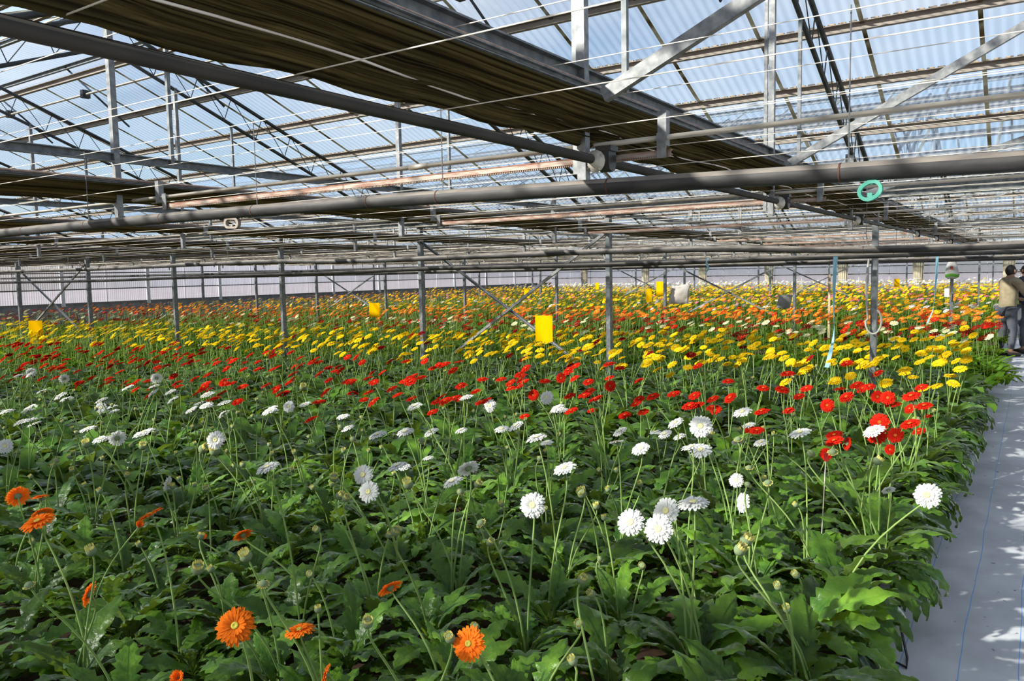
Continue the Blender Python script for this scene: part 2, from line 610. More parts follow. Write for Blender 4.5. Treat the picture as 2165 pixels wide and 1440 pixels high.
# opened ridge vents: a flap hinged at the ridge, drive tube and lifting arms
ang = math.atan2(-0.09, 0.70)
for k in range(-1, 5):
    yr = yg(k) + HALF
    zr = EAVE + SLOPE * HALF + 0.11
    nm = ['first', 'second', 'third', 'fourth', 'fifth'][k] if k >= 0 else 'rear'
    v = thing('roof_vent', 'long ridge vent of the %s roof bay, propped open' % nm if k >= 0 else
              'long ridge vent of the bay behind the camera', 'roof vent', (0, yr, zr))
    b = MB()
    nx = 240
    for seg in range(10):
        bb = MB()
        xa = XL + 0.1 + seg * 2.88
        row = [(xa + 2.86 * i / nx, 0.0075 * cos(2 * pi * 39 * i / nx)) for i in range(nx + 1)]
        bb.quad_strip([[(x, 0.0, z) for x, z in row], [(x, 0.72, -0.10 + z) for x, z in row]], closed=False, cap=False)
        bb.build('vent_sheet', 'roof_sheet', v, True)
    MB().channel((XL + 0.05, 0.70, -0.135), (XR, 0.70, -0.135), 0.035, 0.05, 0.005).build('flap_beam', 'dull_zinc', v)
    MB().channel((XL + 0.05, 0.02, -0.03), (XR, 0.02, -0.03), 0.04, 0.06, 0.005).build('hinge_beam', 'dull_zinc', v)
    MB().tube([(XL + 0.1, 0.88, -0.42), (XR, 0.88, -0.42)], 0.014, 8).build('drive_tube', 'rod_metal', v, True)
    for j in range(14):
        xa = xn(0) - 0.7 - 1.85 * j
        a = MB().bar((xa, 0.70, -0.13), (xa + 0.16, 1.35, -0.74), 0.012, 0.02).build('lift_arm', 'dark_steel', v)
        MB().box((xa + 0.03, 0.84, -0.46), (xa + 0.09, 0.93, -0.37)).build('arm_gear', 'black_plastic', a)

# ------------------------------------------------------------------ gutters along the rows of posts
gb = MB()
gb.cur = 0
for p in ([(-0.10, 0.14), (-0.075, 0.0), (0.075, 0.0), (0.10, 0.14), (0.094, 0.14), (0.07, 0.008), (-0.07, 0.008), (-0.094, 0.14)],):
    gb.quad_strip([[(x, y, z) for y, z in p] for x in (XL, XR)])
gutter_mesh = gb.mesh('roof_gutter', 'dull_zinc')
GN = ['behind the camera', 'over the first row of posts', 'over the second row of posts', 'over the third row of posts',
      'over the fourth row of posts', 'along the far end wall']
for k in range(6):
    o = link('roof_gutter', gutter_mesh, None, (0, yg(k), EAVE - 0.08))
    tag(o, 'long grey roof gutter ' + GN[k], 'gutter')

# ------------------------------------------------------------------ roof trusses
up_near = MB().tube([(0, 0.06, EAVE + 0.03), (0, HALF, EAVE + SLOPE * HALF - 0.03)], 0.021, 8).mesh('rafter', 'dark_steel', True)
low_near = MB().tube([(0, 0.62, EAVE + SLOPE * 0.62 - 0.29), (0, HALF, EAVE + SLOPE * HALF - 0.31)], 0.019, 8).mesh('lower_chord', 'dark_steel', True)
wb = MB()
y = 0.7
while y < HALF - 0.2:
    zt = EAVE + SLOPE * y
    wb.tube([(0, y, zt - 0.01), (0, y + 0.10, zt + 0.039 - 0.29)], 0.005, 5)
    wb.tube([(0, y + 0.10, zt + 0.039 - 0.29), (0, y + 0.40, zt + SLOPE * 0.40)], 0.0045, 5)
    y += 0.40
web_near = wb.mesh('lattice_web', 'dark_steel')
tie_mesh = MB().channel((0, 0.05, 2.44), (0, BAY - 0.05, 2.44), 0.032, 0.05, 0.006).mesh('tie_beam', 'dull_zinc')


def low_z(y):
    return EAVE + SLOPE * min(y, BAY - y) - 0.29


def up_mesh(y):
    return MB().bar((0, y, 2.44), (0, y, low_z(y)), 0.022, 0.022).mesh('upright', 'dull_zinc')


def hang_mesh(y):
    return MB().channel((0, y, 2.06), (0, y, low_z(y)), 0.034, 0.034, 0.005, up=(0, 1, 0)).mesh('hanger', 'galvanised')


def twin_mesh(y):
    return MB().bar((-0.045, y + 0.03, 2.10), (-0.045, y + 0.03, low_z(y)), 0.02, 0.016).mesh('hanger_twin', 'galvanised')


UPY, HAY = (3.12, 5.83), (2.77, 5.17, 7.65)
um, hm, tm = [up_mesh(y) for y in UPY], [hang_mesh(y) for y in HAY], [twin_mesh(y) for y in HAY]
truss = None
ORD = ['first', 'second', 'third', 'fourth', 'fifth', 'sixth', 'seventh', 'eighth', 'ninth']
BAYN = ['the nearest roof bay', 'the second roof bay', 'the third roof bay', 'the fourth roof bay', 'the last roof bay']
for k in range(5):
    for n in range(-1, 9):
        if k == 0 and n >= 0:
            lab = 'roof truss across the nearest bay, %s from the path' % ORD[n]
        elif n < 0:
            lab = 'roof truss over the path in ' + BAYN[k]
        else:
            lab = 'roof truss with dark lattice rafters in %s, %s from the path' % (BAYN[k], ORD[n])
        grp = 'roof trusses of ' + BAYN[k]
        if truss is None:
            t = truss = thing('roof_truss', lab, 'roof truss', (xn(n), yg(k), 0), grp)
            for s in (1, -1):
                r = link('rafter', up_near, t)
                lo = link('lower_chord', low_near, r)
                w = stuff(link('lattice_web', web_near, r))
                if s < 0:
                    r.location = (0, BAY, 0)
                    r.scale = (1, -1, 1)
            link('tie_beam', tie_mesh, t)
            for mm in um:
                link('upright', mm, t)
            for a, b2 in zip(hm, tm):
                h = link('hanger', a, t)
                link('hanger_twin', b2, h)
        else:
            t = copy_tree(truss)
            t.location = (xn(n), yg(k), 0)
            t['label'] = lab
            t['group'] = grp

# ------------------------------------------------------------------ posts
post_mesh = MB().channel((0, 0, 0), (0, 0, EAVE - 0.08), 0.055, 0.075, 0.008, up=(0, 1, 0)).mesh('post_shaft', 'dull_zinc')
plate_mesh = MB().box((-0.06, -0.06, EAVE - 0.10), (0.06, 0.06, EAVE - 0.085)).mesh('head_plate', 'dull_zinc')
ROWN = ['', 'first', 'second', 'third', 'fourth']
for k in range(1, 5):
    for n in range(-1, 9):
        if n < 0:
            lab = 'steel post on the far side of the path in the %s row' % ROWN[k]
        elif n == 0:
            lab = {1: 'steel post nearest the path in the first row, a hose looped around it',
                   2: 'steel post with a plastic bag tied around it, second row beside the path',
                   3: 'steel post nearest the path in the third row',
                   4: 'steel post nearest the path in the fourth row'}[k]
        else:
            lab = 'steel post in the %s row, %s from the path' % (ROWN[k], ORD[n])
        p = thing('support_post', lab, 'post', (xn(n), yg(k), 0.0), 'steel posts of the %s row' % ROWN[k])
        link('post_shaft', post_mesh, p)
        link('head_plate', plate_mesh, p)

# crossed flat braces between posts
def xbrace(n, k, za, zb, lab, inset=0.0):
    xa, xb = xn(n) - inset, xn(n + 1) + inset
    t = thing('cross_brace', lab, 'brace', (0.5 * (xa + xb), yg(k) - 0.05, za))
    h = 0.5 * (xa - xb)
    MB().channel((h, 0.0, zb - za), (-h + 0.55, 0.0, 0), 0.03, 0.034, 0.005).build('brace_bar', 'galvanised', t)
    MB().channel((-h, 0.035, zb - za), (h - 0.45, 0.035, 0), 0.03, 0.034, 0.005).build('brace_bar', 'galvanised', t)


xbrace(1, 1, 0.60, 2.22, 'crossed steel braces between the second and third posts of the first row')
xbrace(5, 1, 0.72, 2.08, 'crossed steel braces between the two leftmost posts of the first row')
xbrace(1, 2, 0.70, 1.95, 'crossed steel braces in the second row right of the picture centre')
xbrace(5, 2, 0.70, 1.95, 'crossed steel braces far left in the second row')
xbrace(1, 3, 0.75, 1.95, 'crossed steel braces in the third row, right of centre')
xbrace(3, 3, 0.75, 1.95, 'crossed steel braces in the third row, left of centre')

# knee braces from the truss ties up to the right
for k, word in ((0, ''), (1, ' in the second bay')):
    for y, nm in ((2.52, 'nearest'), (4.9, 'middle'), (7.4, 'farthest')):
        yy = y + BAY * k
        zt = 2.35 + 0.49 * 2.55
        ln, sl = {2.52: (2.6, 0.44), 4.9: (2.6, 0.505), 7.4: (1.3, 0.31)}[y]
        t = thing('knee_brace', '%s slanting galvanised brace above the path%s' % (nm, word), 'brace', (-1.3, yy, 2.33))
        MB().channel((0.04, -0.03, 0.02), (ln, -0.03, ln * sl), 0.03, 0.047, 0.006, side=-1).build('brace_bar', 'galvanised', t)

# ------------------------------------------------------------------ end wall and side wall
def wall_sheet_mesh(w, h, name, pitch=0.09):
    b = MB()
    nx = max(12, int(w / pitch) * 4)
    row = [(w * i / nx, 0.009 * (1 if (i // 2) % 2 else -1)) for i in range(nx + 1)]
    b.quad_strip([[(x, z, 0.0) for x, z in row], [(x, z, h) for x, z in row]], closed=False, cap=False)
    return b.mesh(name, 'wall_sheet')


wall = struct(link('wall_back', None, None, (0, 44.5, 0)))
ws = wall_sheet_mesh(1.445, 1.75, 'wall_panel')
for i in range(20):
    link('wall_panel', ws, wall, (XL + 1.445 * i, 0.0, 0.75))
    MB().box((XL + 1.445 * i - 0.012, -0.03, 0.75), (XL + 1.445 * i + 0.012, -0.005, 2.5)).build('mullion', 'white_frame', wall)
for z in (1.28, 1.68, 2.2):
    MB().channel((XL, -0.06, z), (XR, -0.06, z), 0.04, 0.05, 0.006).build('wall_rail', 'dull_zinc', wall)
MB().box((XL, -0.05, 0), (XR, 0.06, 0.75)).build('skirting', 'concrete', wall)

wall = struct(link('wall_left', None, None, (XL, 0, 0)))
wl = wall_sheet_mesh(1.49, 1.52, 'wall_panel', 0.07)
for i in range(31):
    y = -1.7 + 1.49 * i
    o = link('wall_panel', wl, wall, (0, y, 0.98))
    o.rotation_euler = (0, 0, pi / 2)
    MB().box((0.005, y - 0.014, 0.98), (0.03, y + 0.014, 2.5)).build('mullion', 'white_frame', wall)
    if i % 2 == 0:
        MB().box((0.005, y - 0.06, 0.9), (0.08, y + 0.06, 2.5)).build('wall_column', 'white_frame', wall)
for z in (1.0, 1.46, 2.0):
    MB().channel((0.05, -1.7, z), (0.05, 44.4, z), 0.03, 0.035, 0.005).build('wall_rail', 'dull_zinc', wall)
MB().box((-0.06, -1.7, 0), (0.03, 44.5, 0.98)).build('skirting', 'concrete', wall)
# gables above the side wall
for k in range(-1, 5):
    b = MB()
    nseg = 40
    lo, hi = [], []
    for i in range(nseg + 1):
        y = yg(k) + BAY * i / nseg
        s = 0.008 * (1 if i % 2 else -1)
        lo.append((s, y, 2.5))
        hi.append((s, y, 2.5 + 0.08 + SLOPE * min(y - yg(k), yg(k + 1) - y)))
    b.quad_strip([lo, hi], closed=False, cap=False)
    b.build('gable_sheet', 'wall_sheet', wall)

# gathered curtains hanging against the end wall
cb = MB()
nn = 26
prof = []
for i in range(nn):
    a = 2 * pi * i / nn
    r = 1.0 + (0.16 if i % 2 else -0.12)
    prof.append((0.22 * r * cos(a), 0.09 * r * sin(a)))
cb.quad_strip([[(x * s, y * s, z) for x, y in prof] for z, s in ((0.2, 1.0), (0.85, 1.02), (1.0, 0.9), (1.6, 0.98), (2.4, 1.08))])
curt_mesh = cb.mesh('cloth', 'side_curtain')
tie = MB().tube([(0.21 * cos(2 * pi * i / 16), 0.10 * sin(2 * pi * i / 16), 1.0) for i in range(17)], 0.012, 6).mesh('tie_band', 'card_white')
for i, xx in enumerate((-23.9, -19.7, -16.1, -12.3, -8.45, -4.9, -1.05)):
    t = thing('gathered_curtain', 'gathered beige curtain column against the far wall, %s from the left' % ORD[i], 'curtain', (xx, 44.2, 0),
              'gathered curtains along the far wall')
    link('cloth', curt_mesh, t)
    link('tie_band', tie, t)

# ------------------------------------------------------------------ curtain drive: shaft, gears, racks, push rods
sh = thing('drive_shaft', 'long dark drive shaft crossing the picture from upper left to the far right', 'shaft', (-1.325, 0, 2.14))
MB().tube([(0, -0.6, 0), (0, 21.9, 0.03)], 0.0168, 12).build('shaft_tube', 'shaft_paint', sh, True)
MB().tube([(0, 3.60, 0.005), (0, 3.75, 0.005)], 0.021, 12).build('shaft_sleeve', 'shaft_paint', sh, True)
mo = thing('drive_motor', 'small blue motor at the far end of the drive shaft', 'motor', (-1.325, 22.05, 2.17))
MB().tube([(0, -0.1, 0), (0, 0.35, 0)], 0.085, 12).build('motor_body', 'blue_paint', mo, True)
MB().box((-0.32, 0.05, -0.07), (-0.08, 0.2, 0.07)).build('gearbox', 'blue_paint', mo)
MB().tube([(-0.42, 0.12, 0), (-0.32, 0.12, 0)], 0.05, 10).build('end_cap', 'blue_paint', mo, True)

# gear housing template
hb = MB()
hb.quad_strip([[(x, y, z) for y, z in [(-0.028, 0.03), (-0.03, -0.012), (-0.022, -0.034), (0.0, -0.042), (0.022, -0.034), (0.03, -0.012), (0.028, 0.03)]]
               for x in (-0.022, 0.022)])
house = hb.mesh('housing', 'black_plastic')
lid = MB().box((-0.03, -0.03, 0.03), (0.03, 0.03, 0.048)).mesh('housing_top', 'black_plastic')
fb = MB()
fb.lathe([(0.0, 0.0), (0.040, 0.0), (0.040, 0.006), (0.030, 0.008), (0.028, 0.016), (0.0, 0.016)], 14)
flange = fb.mesh('bearing_flange', 'cast_metal', True)
bolt = MB().lathe([(0.0, 0.0), (0.006, 0.0), (0.006, 0.005), (0.0, 0.006)], 8).mesh('bolt', 'cast_metal')
rk = MB()
rk.channel((-2.67, 0, 0.008), (0.30, 0, 0.008), 0.016, 0.018, 0.003, side=-1)
rack_bar = rk.mesh('rack_bar', 'rack_metal')
rk = MB()
rk.bar((-2.67, 0, 0.019), (-0.05, 0, 0.019), 0.018, 0.004)
rack_top = rk.mesh('rack_top', 'rust')
rk = MB()
xx = -2.66
while xx < 0.29:
    rk.box((xx, -0.006, -0.008), (xx + 0.0045, 0.006, 0.0))
    xx += 0.0085
rack_teeth = rk.mesh('rack_teeth', 'rack_metal')
conn = MB().box((-0.017, -0.022, -0.012), (0.017, -0.017, 0.075)).mesh('rack_bracket', 'galvanised')
WHERE = {0: 'nearest the camera', 1: 'second from the camera', 2: 'third from the camera'}
idx = 0
for k in range(2):
    for y in HAY:
        yy = yg(k) + y
        w = 'nearest the camera' if idx == 0 else nth(idx + 1) + ' from the camera'
        t = thing('rack_gear', 'black rack-and-pinion gear housing on the drive shaft, %s' % w, 'gear', (-1.285, yy + 0.035, 2.14),
                  'gear housings along the drive shaft')
        link('housing', house, t)
        link('housing_top', lid, t)
        f = link('bearing_flange', flange, t, (-0.03, -0.03, -0.004))
        f.rotation_euler = (pi / 2, 0, 0)
        for a in (0.6, 2.2, 3.8, 5.4):
            b2 = link('bolt', bolt, t, (-0.03 + 0.034 * cos(a), -0.036, -0.004 + 0.034 * sin(a)))
            b2.rotation_euler = (pi / 2, 0, 0)
        t = thing('toothed_rack', 'rusty toothed rack running left from the gear housing %s' % w, 'rack', (-1.36, yy + 0.085, 2.145),
                  'toothed racks along the drive shaft')
        link('rack_bar', rack_bar, t)
        link('rack_top', rack_top, t)
        stuff(link('rack_teeth', rack_teeth, t))
        link('rack_bracket', conn, t, (0.27, 0, 0))
        link('rack_bracket', conn, t, (-2.66, 0, 0))
        idx += 1

rodm = MB().tube([(XL + 0.4, 0, 0), (XR - 0.1, 0, 0)], 0.0095, 8).mesh('rod_tube', 'rod_metal', True)
jo = MB().tube([(-0.05, 0, 0), (0.05, 0, 0)], 0.0125, 8).mesh('rod_joint', 'rod_metal', True)
cl = MB().box((-0.016, -0.016, -0.03), (0.016, 0.016, 0.09)).mesh('carriage', 'galvanised')
idx = 0
for k in range(5):
    for y in HAY:
        yy = yg(k) + y
        lab = 'pale push rod crossing the house above the flowers, %s from the camera' % nth(idx + 1)
        t = thing('push_rod', lab, 'rod', (0, yy + 0.085, 2.205), 'curtain push rods')
        link('rod_tube', rodm, t)
        for j in range(8):
            link('rod_joint', jo, t, (-2.2 - 3.0 * j, 0, 0))
            link('carriage', cl, t, (-1.09 - 3.0 * j, 0, 0.0))
        idx += 1

# support wires for the curtains, two layers
wm = MB().tube([(XL + 0.2, 0, 0), (XR, 0, 0)], 0.0017, 4).mesh('curtain_wire', 'wire')
y, i = 0.72, 0
while y < 44:
    o = link('curtain_wire', wm, None, (0, y, 2.195))
    i += 1
    tag(o, 'thin taut wire under the gathered curtains, %s from the camera' % nth(i), 'wire', 'lower curtain wires')
    y += 0.5 if y < 17 else 1.0
y, i = 0.73, 0
while y < 44:
    o = link('curtain_wire', wm, None, (0, y, 2.425))
    i += 1
    tag(o, 'thin taut wire passing above the gathered curtains, %s from the camera' % nth(i), 'wire', 'upper curtain wires')
    y += 0.52 if y < 17 else 1.04

# gathered shade curtains: lengthwise pleats, bundled up hanging between the wires
def curtain_mesh(seed, y0, y1, step, zb, zt, nf):
    r2 = random.Random(seed)
    offs = [(r2.uniform(0, 6.28), r2.uniform(0, 6.28), r2.uniform(0.5, 1.5), r2.uniform(1.0, 2.6)) for _ in range(nf + 1)]
    m2 = nf * 4 + 1
    h = zt - zb
    rings = []
    y = y0
    while y <= y1 + 1e-6:
        ring = []
        sag = 0.5 - 0.5 * cos(2 * pi * (y - 0.72) / 0.5)
        for i in range(m2):
            u = i / (m2 - 1)
            o = offs[i // 4]
            amp = (0.0, 0.6, 1.0, 0.35)[i % 4] * 0.015 * o[2] * (1 + 0.35 * sin(o[3] * y + o[0]))
            xx = -0.045 + 0.075 * u + amp
            zz = zb + h * u - 0.016 * sag * (1 - u) + 0.007 * sin(o[3] * y + o[1]) * (1 - u * u)
            ring.append((xx, y, zz))
        ring += [(0.0, y, zt + 0.004), (-0.05, y, zt - 0.01), (-0.09, y, zb + h * 0.6), (-0.085, y, zb + h * 0.15 - 0.01 * sag)]
        rings.append(ring)
        y += step
    b = MB()
    b.quad_strip(rings, closed=True, cap=True)
    return b.mesh('curtain_cloth', 'shade_cloth', False)


for n in range(9):
    if n == 0:
        me = curtain_mesh(3, -0.6, 27.0, 0.125, 2.20, 2.375, 11)
    elif n == 1:
        me = far_c = curtain_mesh(5, -0.6, 43.5, 0.25, 2.20, 2.29, 6)
        thin_c = curtain_mesh(9, -0.6, 43.5, 0.25, 2.215, 2.275, 4)
    else:
        me = thin_c
    lab = 'large gathered dark shade curtain overhead, sweeping from the top left to the far right' if n == 0 else \
        'gathered shade curtain under the roof, %s to the left of the large one' % ORD[n - 1]
    t = thing('shade_curtain', lab, 'curtain', (xn(n) + 0.03, 0, 0), 'gathered shade curtains')
    link('curtain_cloth', me, t)
    ex, zt = (0.04, 2.372) if n == 0 else (0.035, 2.29 if n == 1 else 2.275)
    yb = 27.0 if n == 0 else 43.5
    MB().channel((ex, -0.6, zt), (ex, yb, zt), 0.016, 0.022, 0.003).build('leading_edge', 'dull_zinc', t)
    MB().tube([(ex - 0.03, -0.6, zt + 0.018), (ex - 0.03, yb, zt + 0.018)], 0.016, 6).build('cloth_roll', 'cloth_roll', t, True)
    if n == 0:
        MB().tube([(-0.012 + 0.006 * sin(2 * j), -0.6 + 0.2 * j, 2.25 + 0.010 * sin(0.9 * j)) for j in range(138)], 0.0035, 5).build('fold_light_streak', 'wire', t, True)  # added pale tube imitating the sunlit streak along the curtain fold

# ------------------------------------------------------------------ heating pipes slung across the house
def smooth_path(pts, step=0.35):
    xs = [p[0] for p in pts]
    out, x = [], xs[0]
    def at(x):
        for a, b in zip(pts[:-1], pts[1:]):
            if a[0] <= x <= b[0]:
                t = (x - a[0]) / (b[0] - a[0])
                return a[1] + (b[1] - a[1]) * t
        return pts[-1][1]
    while x < xs[-1]:
        z = sum(at(min(max(x + d, xs[0]), xs[-1])) for d in (-0.5, -0.25, 0, 0.25, 0.5)) / 5
        out.append((x, z))
        x += step
    out.append((xs[-1], pts[-1][1]))
    return out


def heating_pipe(Y, pts, rad, lab, joints=2.0, cat='pipe'):
    P = smooth_path(pts)
    t = thing('heating_pipe', lab, cat, (0, Y, 2.0))
    b = MB()
    n = 16
    rings = [[(x, rad * cos(2 * pi * j / n), z - 2.0 + rad * sin(2 * pi * j / n)) for j in range(n)] for x, z in P]
    b.quad_strip(rings)
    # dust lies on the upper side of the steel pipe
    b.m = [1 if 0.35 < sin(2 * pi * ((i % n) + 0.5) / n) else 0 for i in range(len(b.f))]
    b.build('pipe_run', ['pipe_steel', 'pipe_dust'], t, True)
    jb = MB().tube([(-0.003, 0, 0), (0.003, 0, 0)], rad * 1.03, 14).mesh('weld_ring', 'weld_rust', True)
    x = P[0][0] + 0.7
    i = 0
    while x < P[-1][0] - 0.1:
        z = min(P, key=lambda q: abs(q[0] - x))
        z0 = z[1]
        link('weld_ring', jb, t, (z[0], 0, z0 - 2.0))
        if i % 2 == 0 and Y < 20:
            MB().tube([(z[0] + 0.02, 0, z0 - 2.0 + rad * 0.9), (z[0] + 0.02, 0.0, 0.44)], 0.0022, 5).build('hanger_chain', 'dull_zinc', t)
        x += joints
        i += 1
    return t


heating_pipe(2.3, [(-26, 2.05), (-5.3, 2.05), (-4.2, 2.05), (-3.27, 2.047), (-2.36, 2.04), (-1.69, 2.03), (-1.24, 2.02), (-0.8, 2.01), (-0.38, 2.0),
                   (0.0, 1.99), (2.3, 1.99)], 0.0262, 'big dark heating pipe nearest the camera, slung across the whole picture', 0.62)
heating_pipe(6.8, [(-26, 1.95), (-15.8, 1.94), (-12.5, 1.93), (-9.2, 1.95), (-8.05, 1.95), (-7.0, 1.91), (-5.7, 1.92), (-3.4, 1.93), (-2.1, 1.92), (-1.6, 1.88),
                   (-1.06, 1.86), (-0.07, 1.87), (2.3, 1.9)], 0.028, 'second heating pipe across the house, in front of the first row of posts')
heating_pipe(8.42, [(-26, 1.74), (-19.7, 1.74), (-15.1, 1.74), (-12.5, 1.77), (-8.7, 1.79), (-7.07, 1.82), (-4.2, 1.81), (-2.5, 1.83), (-0.1, 1.85), (2.3, 1.86)],
             0.027, 'third heating pipe sagging across the house at the first row of posts')
heating_pipe(11.2, [(-26, 1.86), (-16, 1.84), (-8, 1.87), (-2.4, 1.86), (2.3, 1.88)], 0.027, 'fourth heating pipe across the house, behind the first row of posts')
heating_pipe(15.5, [(-26, 1.78), (-13, 1.80), (-7.7, 1.80), (-2.4, 1.83), (2.3, 1.86)], 0.027, 'fifth heating pipe across the house, before the second row of posts')
heating_pipe(17.3, [(-26, 1.76), (-13, 1.77), (-7.7, 1.79), (-2.4, 1.80), (2.3, 1.82)], 0.027, 'sixth heating pipe across the house, at the second row of posts')
heating_pipe(24.5, [(-26, 1.84), (-13, 1.84), (2.3, 1.86)], 0.027, 'heating pipe across the house before the third row of posts', 3.0)
heating_pipe(33.5, [(-26, 1.82), (-13, 1.84), (2.3, 1.86)], 0.027, 'heating pipe across the house before the fourth row of posts', 4.0)

# ------------------------------------------------------------------ gerbera leaves
def leaf_geom(r2, rows_p=4, rows_b=20, lob=True, droop=False):
    """one leaf: petiole and lobed wavy blade, midrib along +Y, arching over; cols: 5 across"""
    L = r2.uniform(0.30, 0.38)
    th0, th1 = radians(r2.uniform(48, 82)), radians(r2.uniform(-55, 5))
    if droop:
        L, th0, th1 = r2.uniform(0.34, 0.44), radians(r2.uniform(25, 55)), radians(r2.uniform(-105, -75))
    W = r2.uniform(0.044, 0.058)
    nl = r2.uniform(5.5, 8.0)
    ph = r2.uniform(0, 6.28)
    twist = r2.uniform(-0.5, 0.5)
    side = r2.uniform(-0.04, 0.04)
    N = rows_p + rows_b
    p = Vector((0, 0, 0))
    rows = []
    prev = 0.0
    ts = [0.34 * i / rows_p for i in range(rows_p)] + [0.34 + 0.66 * i / rows_b for i in range(rows_b + 1)]
    for t in ts:
        th = th0 + (th1 - th0) * (t ** 1.25)
        dt = t - prev
        prev = t
        p = p + Vector((side * dt, cos(th), sin(th))) .normalized() * (L * dt) if dt > 0 else p
        nrm = Vector((0, -sin(th), cos(th)))
        if t <= 0.34 - 1e-6:
            w = 0.005 + 0.004 * t / 0.34
            wl = wr = w
            s = 0
        else:
            s = (t - 0.34) / 0.66
            env = (sin(pi * (0.06 + 0.94 * s) ** 0.78) ** 0.75) if s < 1 else 0.02
            env = max(env, 0.05)
            if lob:
                depth = 0.50 * (1 - s) + 0.20
                wl = W * env * (1 - depth * (1 - ((nl * s + ph) % 1.0)))
                wr = W * env * (1 - depth * (1 - ((nl * s + ph + 0.4) % 1.0)))
            else:
                wl = wr = W * env
        tw = twist * s
        rgt = Vector((cos(tw), 0, 0)) + nrm * sin(tw)
        up = nrm
        wav = 0.016 * s * (1.2 - s * 0.5)
        row = []
        for c, (u, ww) in enumerate(((-1, wl), (-0.5, wl), (0, 0), (0.5, wr), (1, wr))):
            q = p + rgt * (u * ww)
            v = 0.28 * abs(u) * ww + 0.006 * (abs(u) == 0.5) * (1 if s > 0 else 0)
            if abs(u) == 1:
                v += wav * sin(2 * pi * 3.8 * s + ph * u) * (0.7 + 0.3 * sin(9 * s + ph)) - 0.25 * ww * s
            q = q + up * v
            row.append(tuple(q))
        rows.append(row)
    return rows


def leaf_mesh(seed, droop=False):
    b = MB()
    b.quad_strip(leaf_geom(random.Random(seed), droop=droop), closed=False, cap=False)
    return b.mesh('leaf', 'leaf', True)


LEAVES = [leaf_mesh(100 + i) for i in range(12)]
DROOP = [leaf_mesh(200 + i, True) for i in range(5)]


def clump_mesh(seed, nleaf):
    r2 = random.Random(seed)
    b = MB()
    for i in range(nleaf):
        rows = leaf_geom(r2, 2, 7)
        rot = Matrix.Rotation(i * 2.4 + r2.uniform(-0.4, 0.4), 3, 'Z') @ Matrix.Rotation(r2.uniform(-0.5, 0.35), 3, 'X')
        sc = r2.uniform(0.75, 1.15)
        b.quad_strip([[tuple(rot @ (Vector(q) * sc)) for q in (row[0], row[2], row[4])] for row in rows], closed=False, cap=False)
    return b.mesh('leaves', 'leaf', True)


CLUMPS = [clump_mesh(300 + i, 24) for i in range(6)]


# ------------------------------------------------------------------ gerbera heads (unit radius, facing +Z)
def petal_ring(b, r2, n, r0, L, w, rise, droop, z0, jit=0.08, notch=True):
    for i in range(n):
        a = 2 * pi * i / n + r2.uniform(-0.08, 0.08)
        l = L * r2.uniform(1 - jit, 1 + jit * 0.5)
        dz = r2.uniform(-0.05, 0.05)
        ca, sa = cos(a), sin(a)
        rows = []
        for s, ww in ((0, 0.35), (0.35, 0.85), (0.75, 1.0), (1.0, 0.45)):
            r = r0 + (l - r0) * s
            z = z0 + rise * s - droop * s * s + dz * s
            row = []
            for u in (-1, 0, 1):
                rr = r - (0.05 if (notch and s == 1.0 and u == 0) else 0)
                x, y = rr, u * ww * w
                row.append((x * ca - y * sa, x * sa + y * ca, z + (0.025 if u else 0)))
            rows.append(row)
        b.quad_strip(rows, closed=False, cap=False)


def head_mesh(kind, seed, mat):
    r2 = random.Random(seed)
    b = MB()
    if kind == 'open':
        petal_ring(b, r2, 22, 0.16, 1.0, 0.125, 0.20, 0.30, 0.0)
        petal_ring(b, r2, 20, 0.16, 0.86, 0.11, 0.32, 0.30, 0.02)
        petal_ring(b, r2, 18, 0.16, 0.58, 0.075, 0.30, 0.15, 0.04)
    elif kind == 'flat':
        petal_ring(b, r2, 24, 0.16, 1.0, 0.12, 0.06, 0.16, 0.0)
        petal_ring(b, r2, 20, 0.16, 0.82, 0.10, 0.18, 0.18, 0.02)
        petal_ring(b, r2, 16, 0.16, 0.5, 0.07, 0.2, 0.08, 0.04)
    elif kind == 'single':
        petal_ring(b, r2, 20, 0.14, 1.0, 0.135, 0.16, 0.22, 0.0, 0.12)
        petal_ring(b, r2, 18, 0.14, 0.88, 0.12, 0.26, 0.22, 0.02, 0.12)
        petal_ring(b, r2, 14, 0.16, 0.40, 0.05, 0.12, 0.05, 0.04)
    elif kind == 'cup':
        petal_ring(b, r2, 18, 0.16, 0.72, 0.12, 0.95, 0.15, 0.0)
        petal_ring(b, r2, 14, 0.12, 0.55, 0.10, 0.95, 0.10, 0.02)
    elif kind == 'bud':
        petal_ring(b, r2, 16, 0.72, 0.80, 0.15, 0.95, -0.15, 0.12, notch=False)
        petal_ring(b, r2, 12, 0.3, 0.3, 0.16, 0.8, 0.0, 0.1, notch=False)
    elif kind == 'young':
        petal_ring(b, r2, 20, 0.5, 1.0, 0.10, 0.22, 0.1, 0.0)
        petal_ring(b, r2, 18, 0.4, 0.8, 0.10, 0.25, 0.1, 0.02)
    return b.mesh('petals', mat, True)


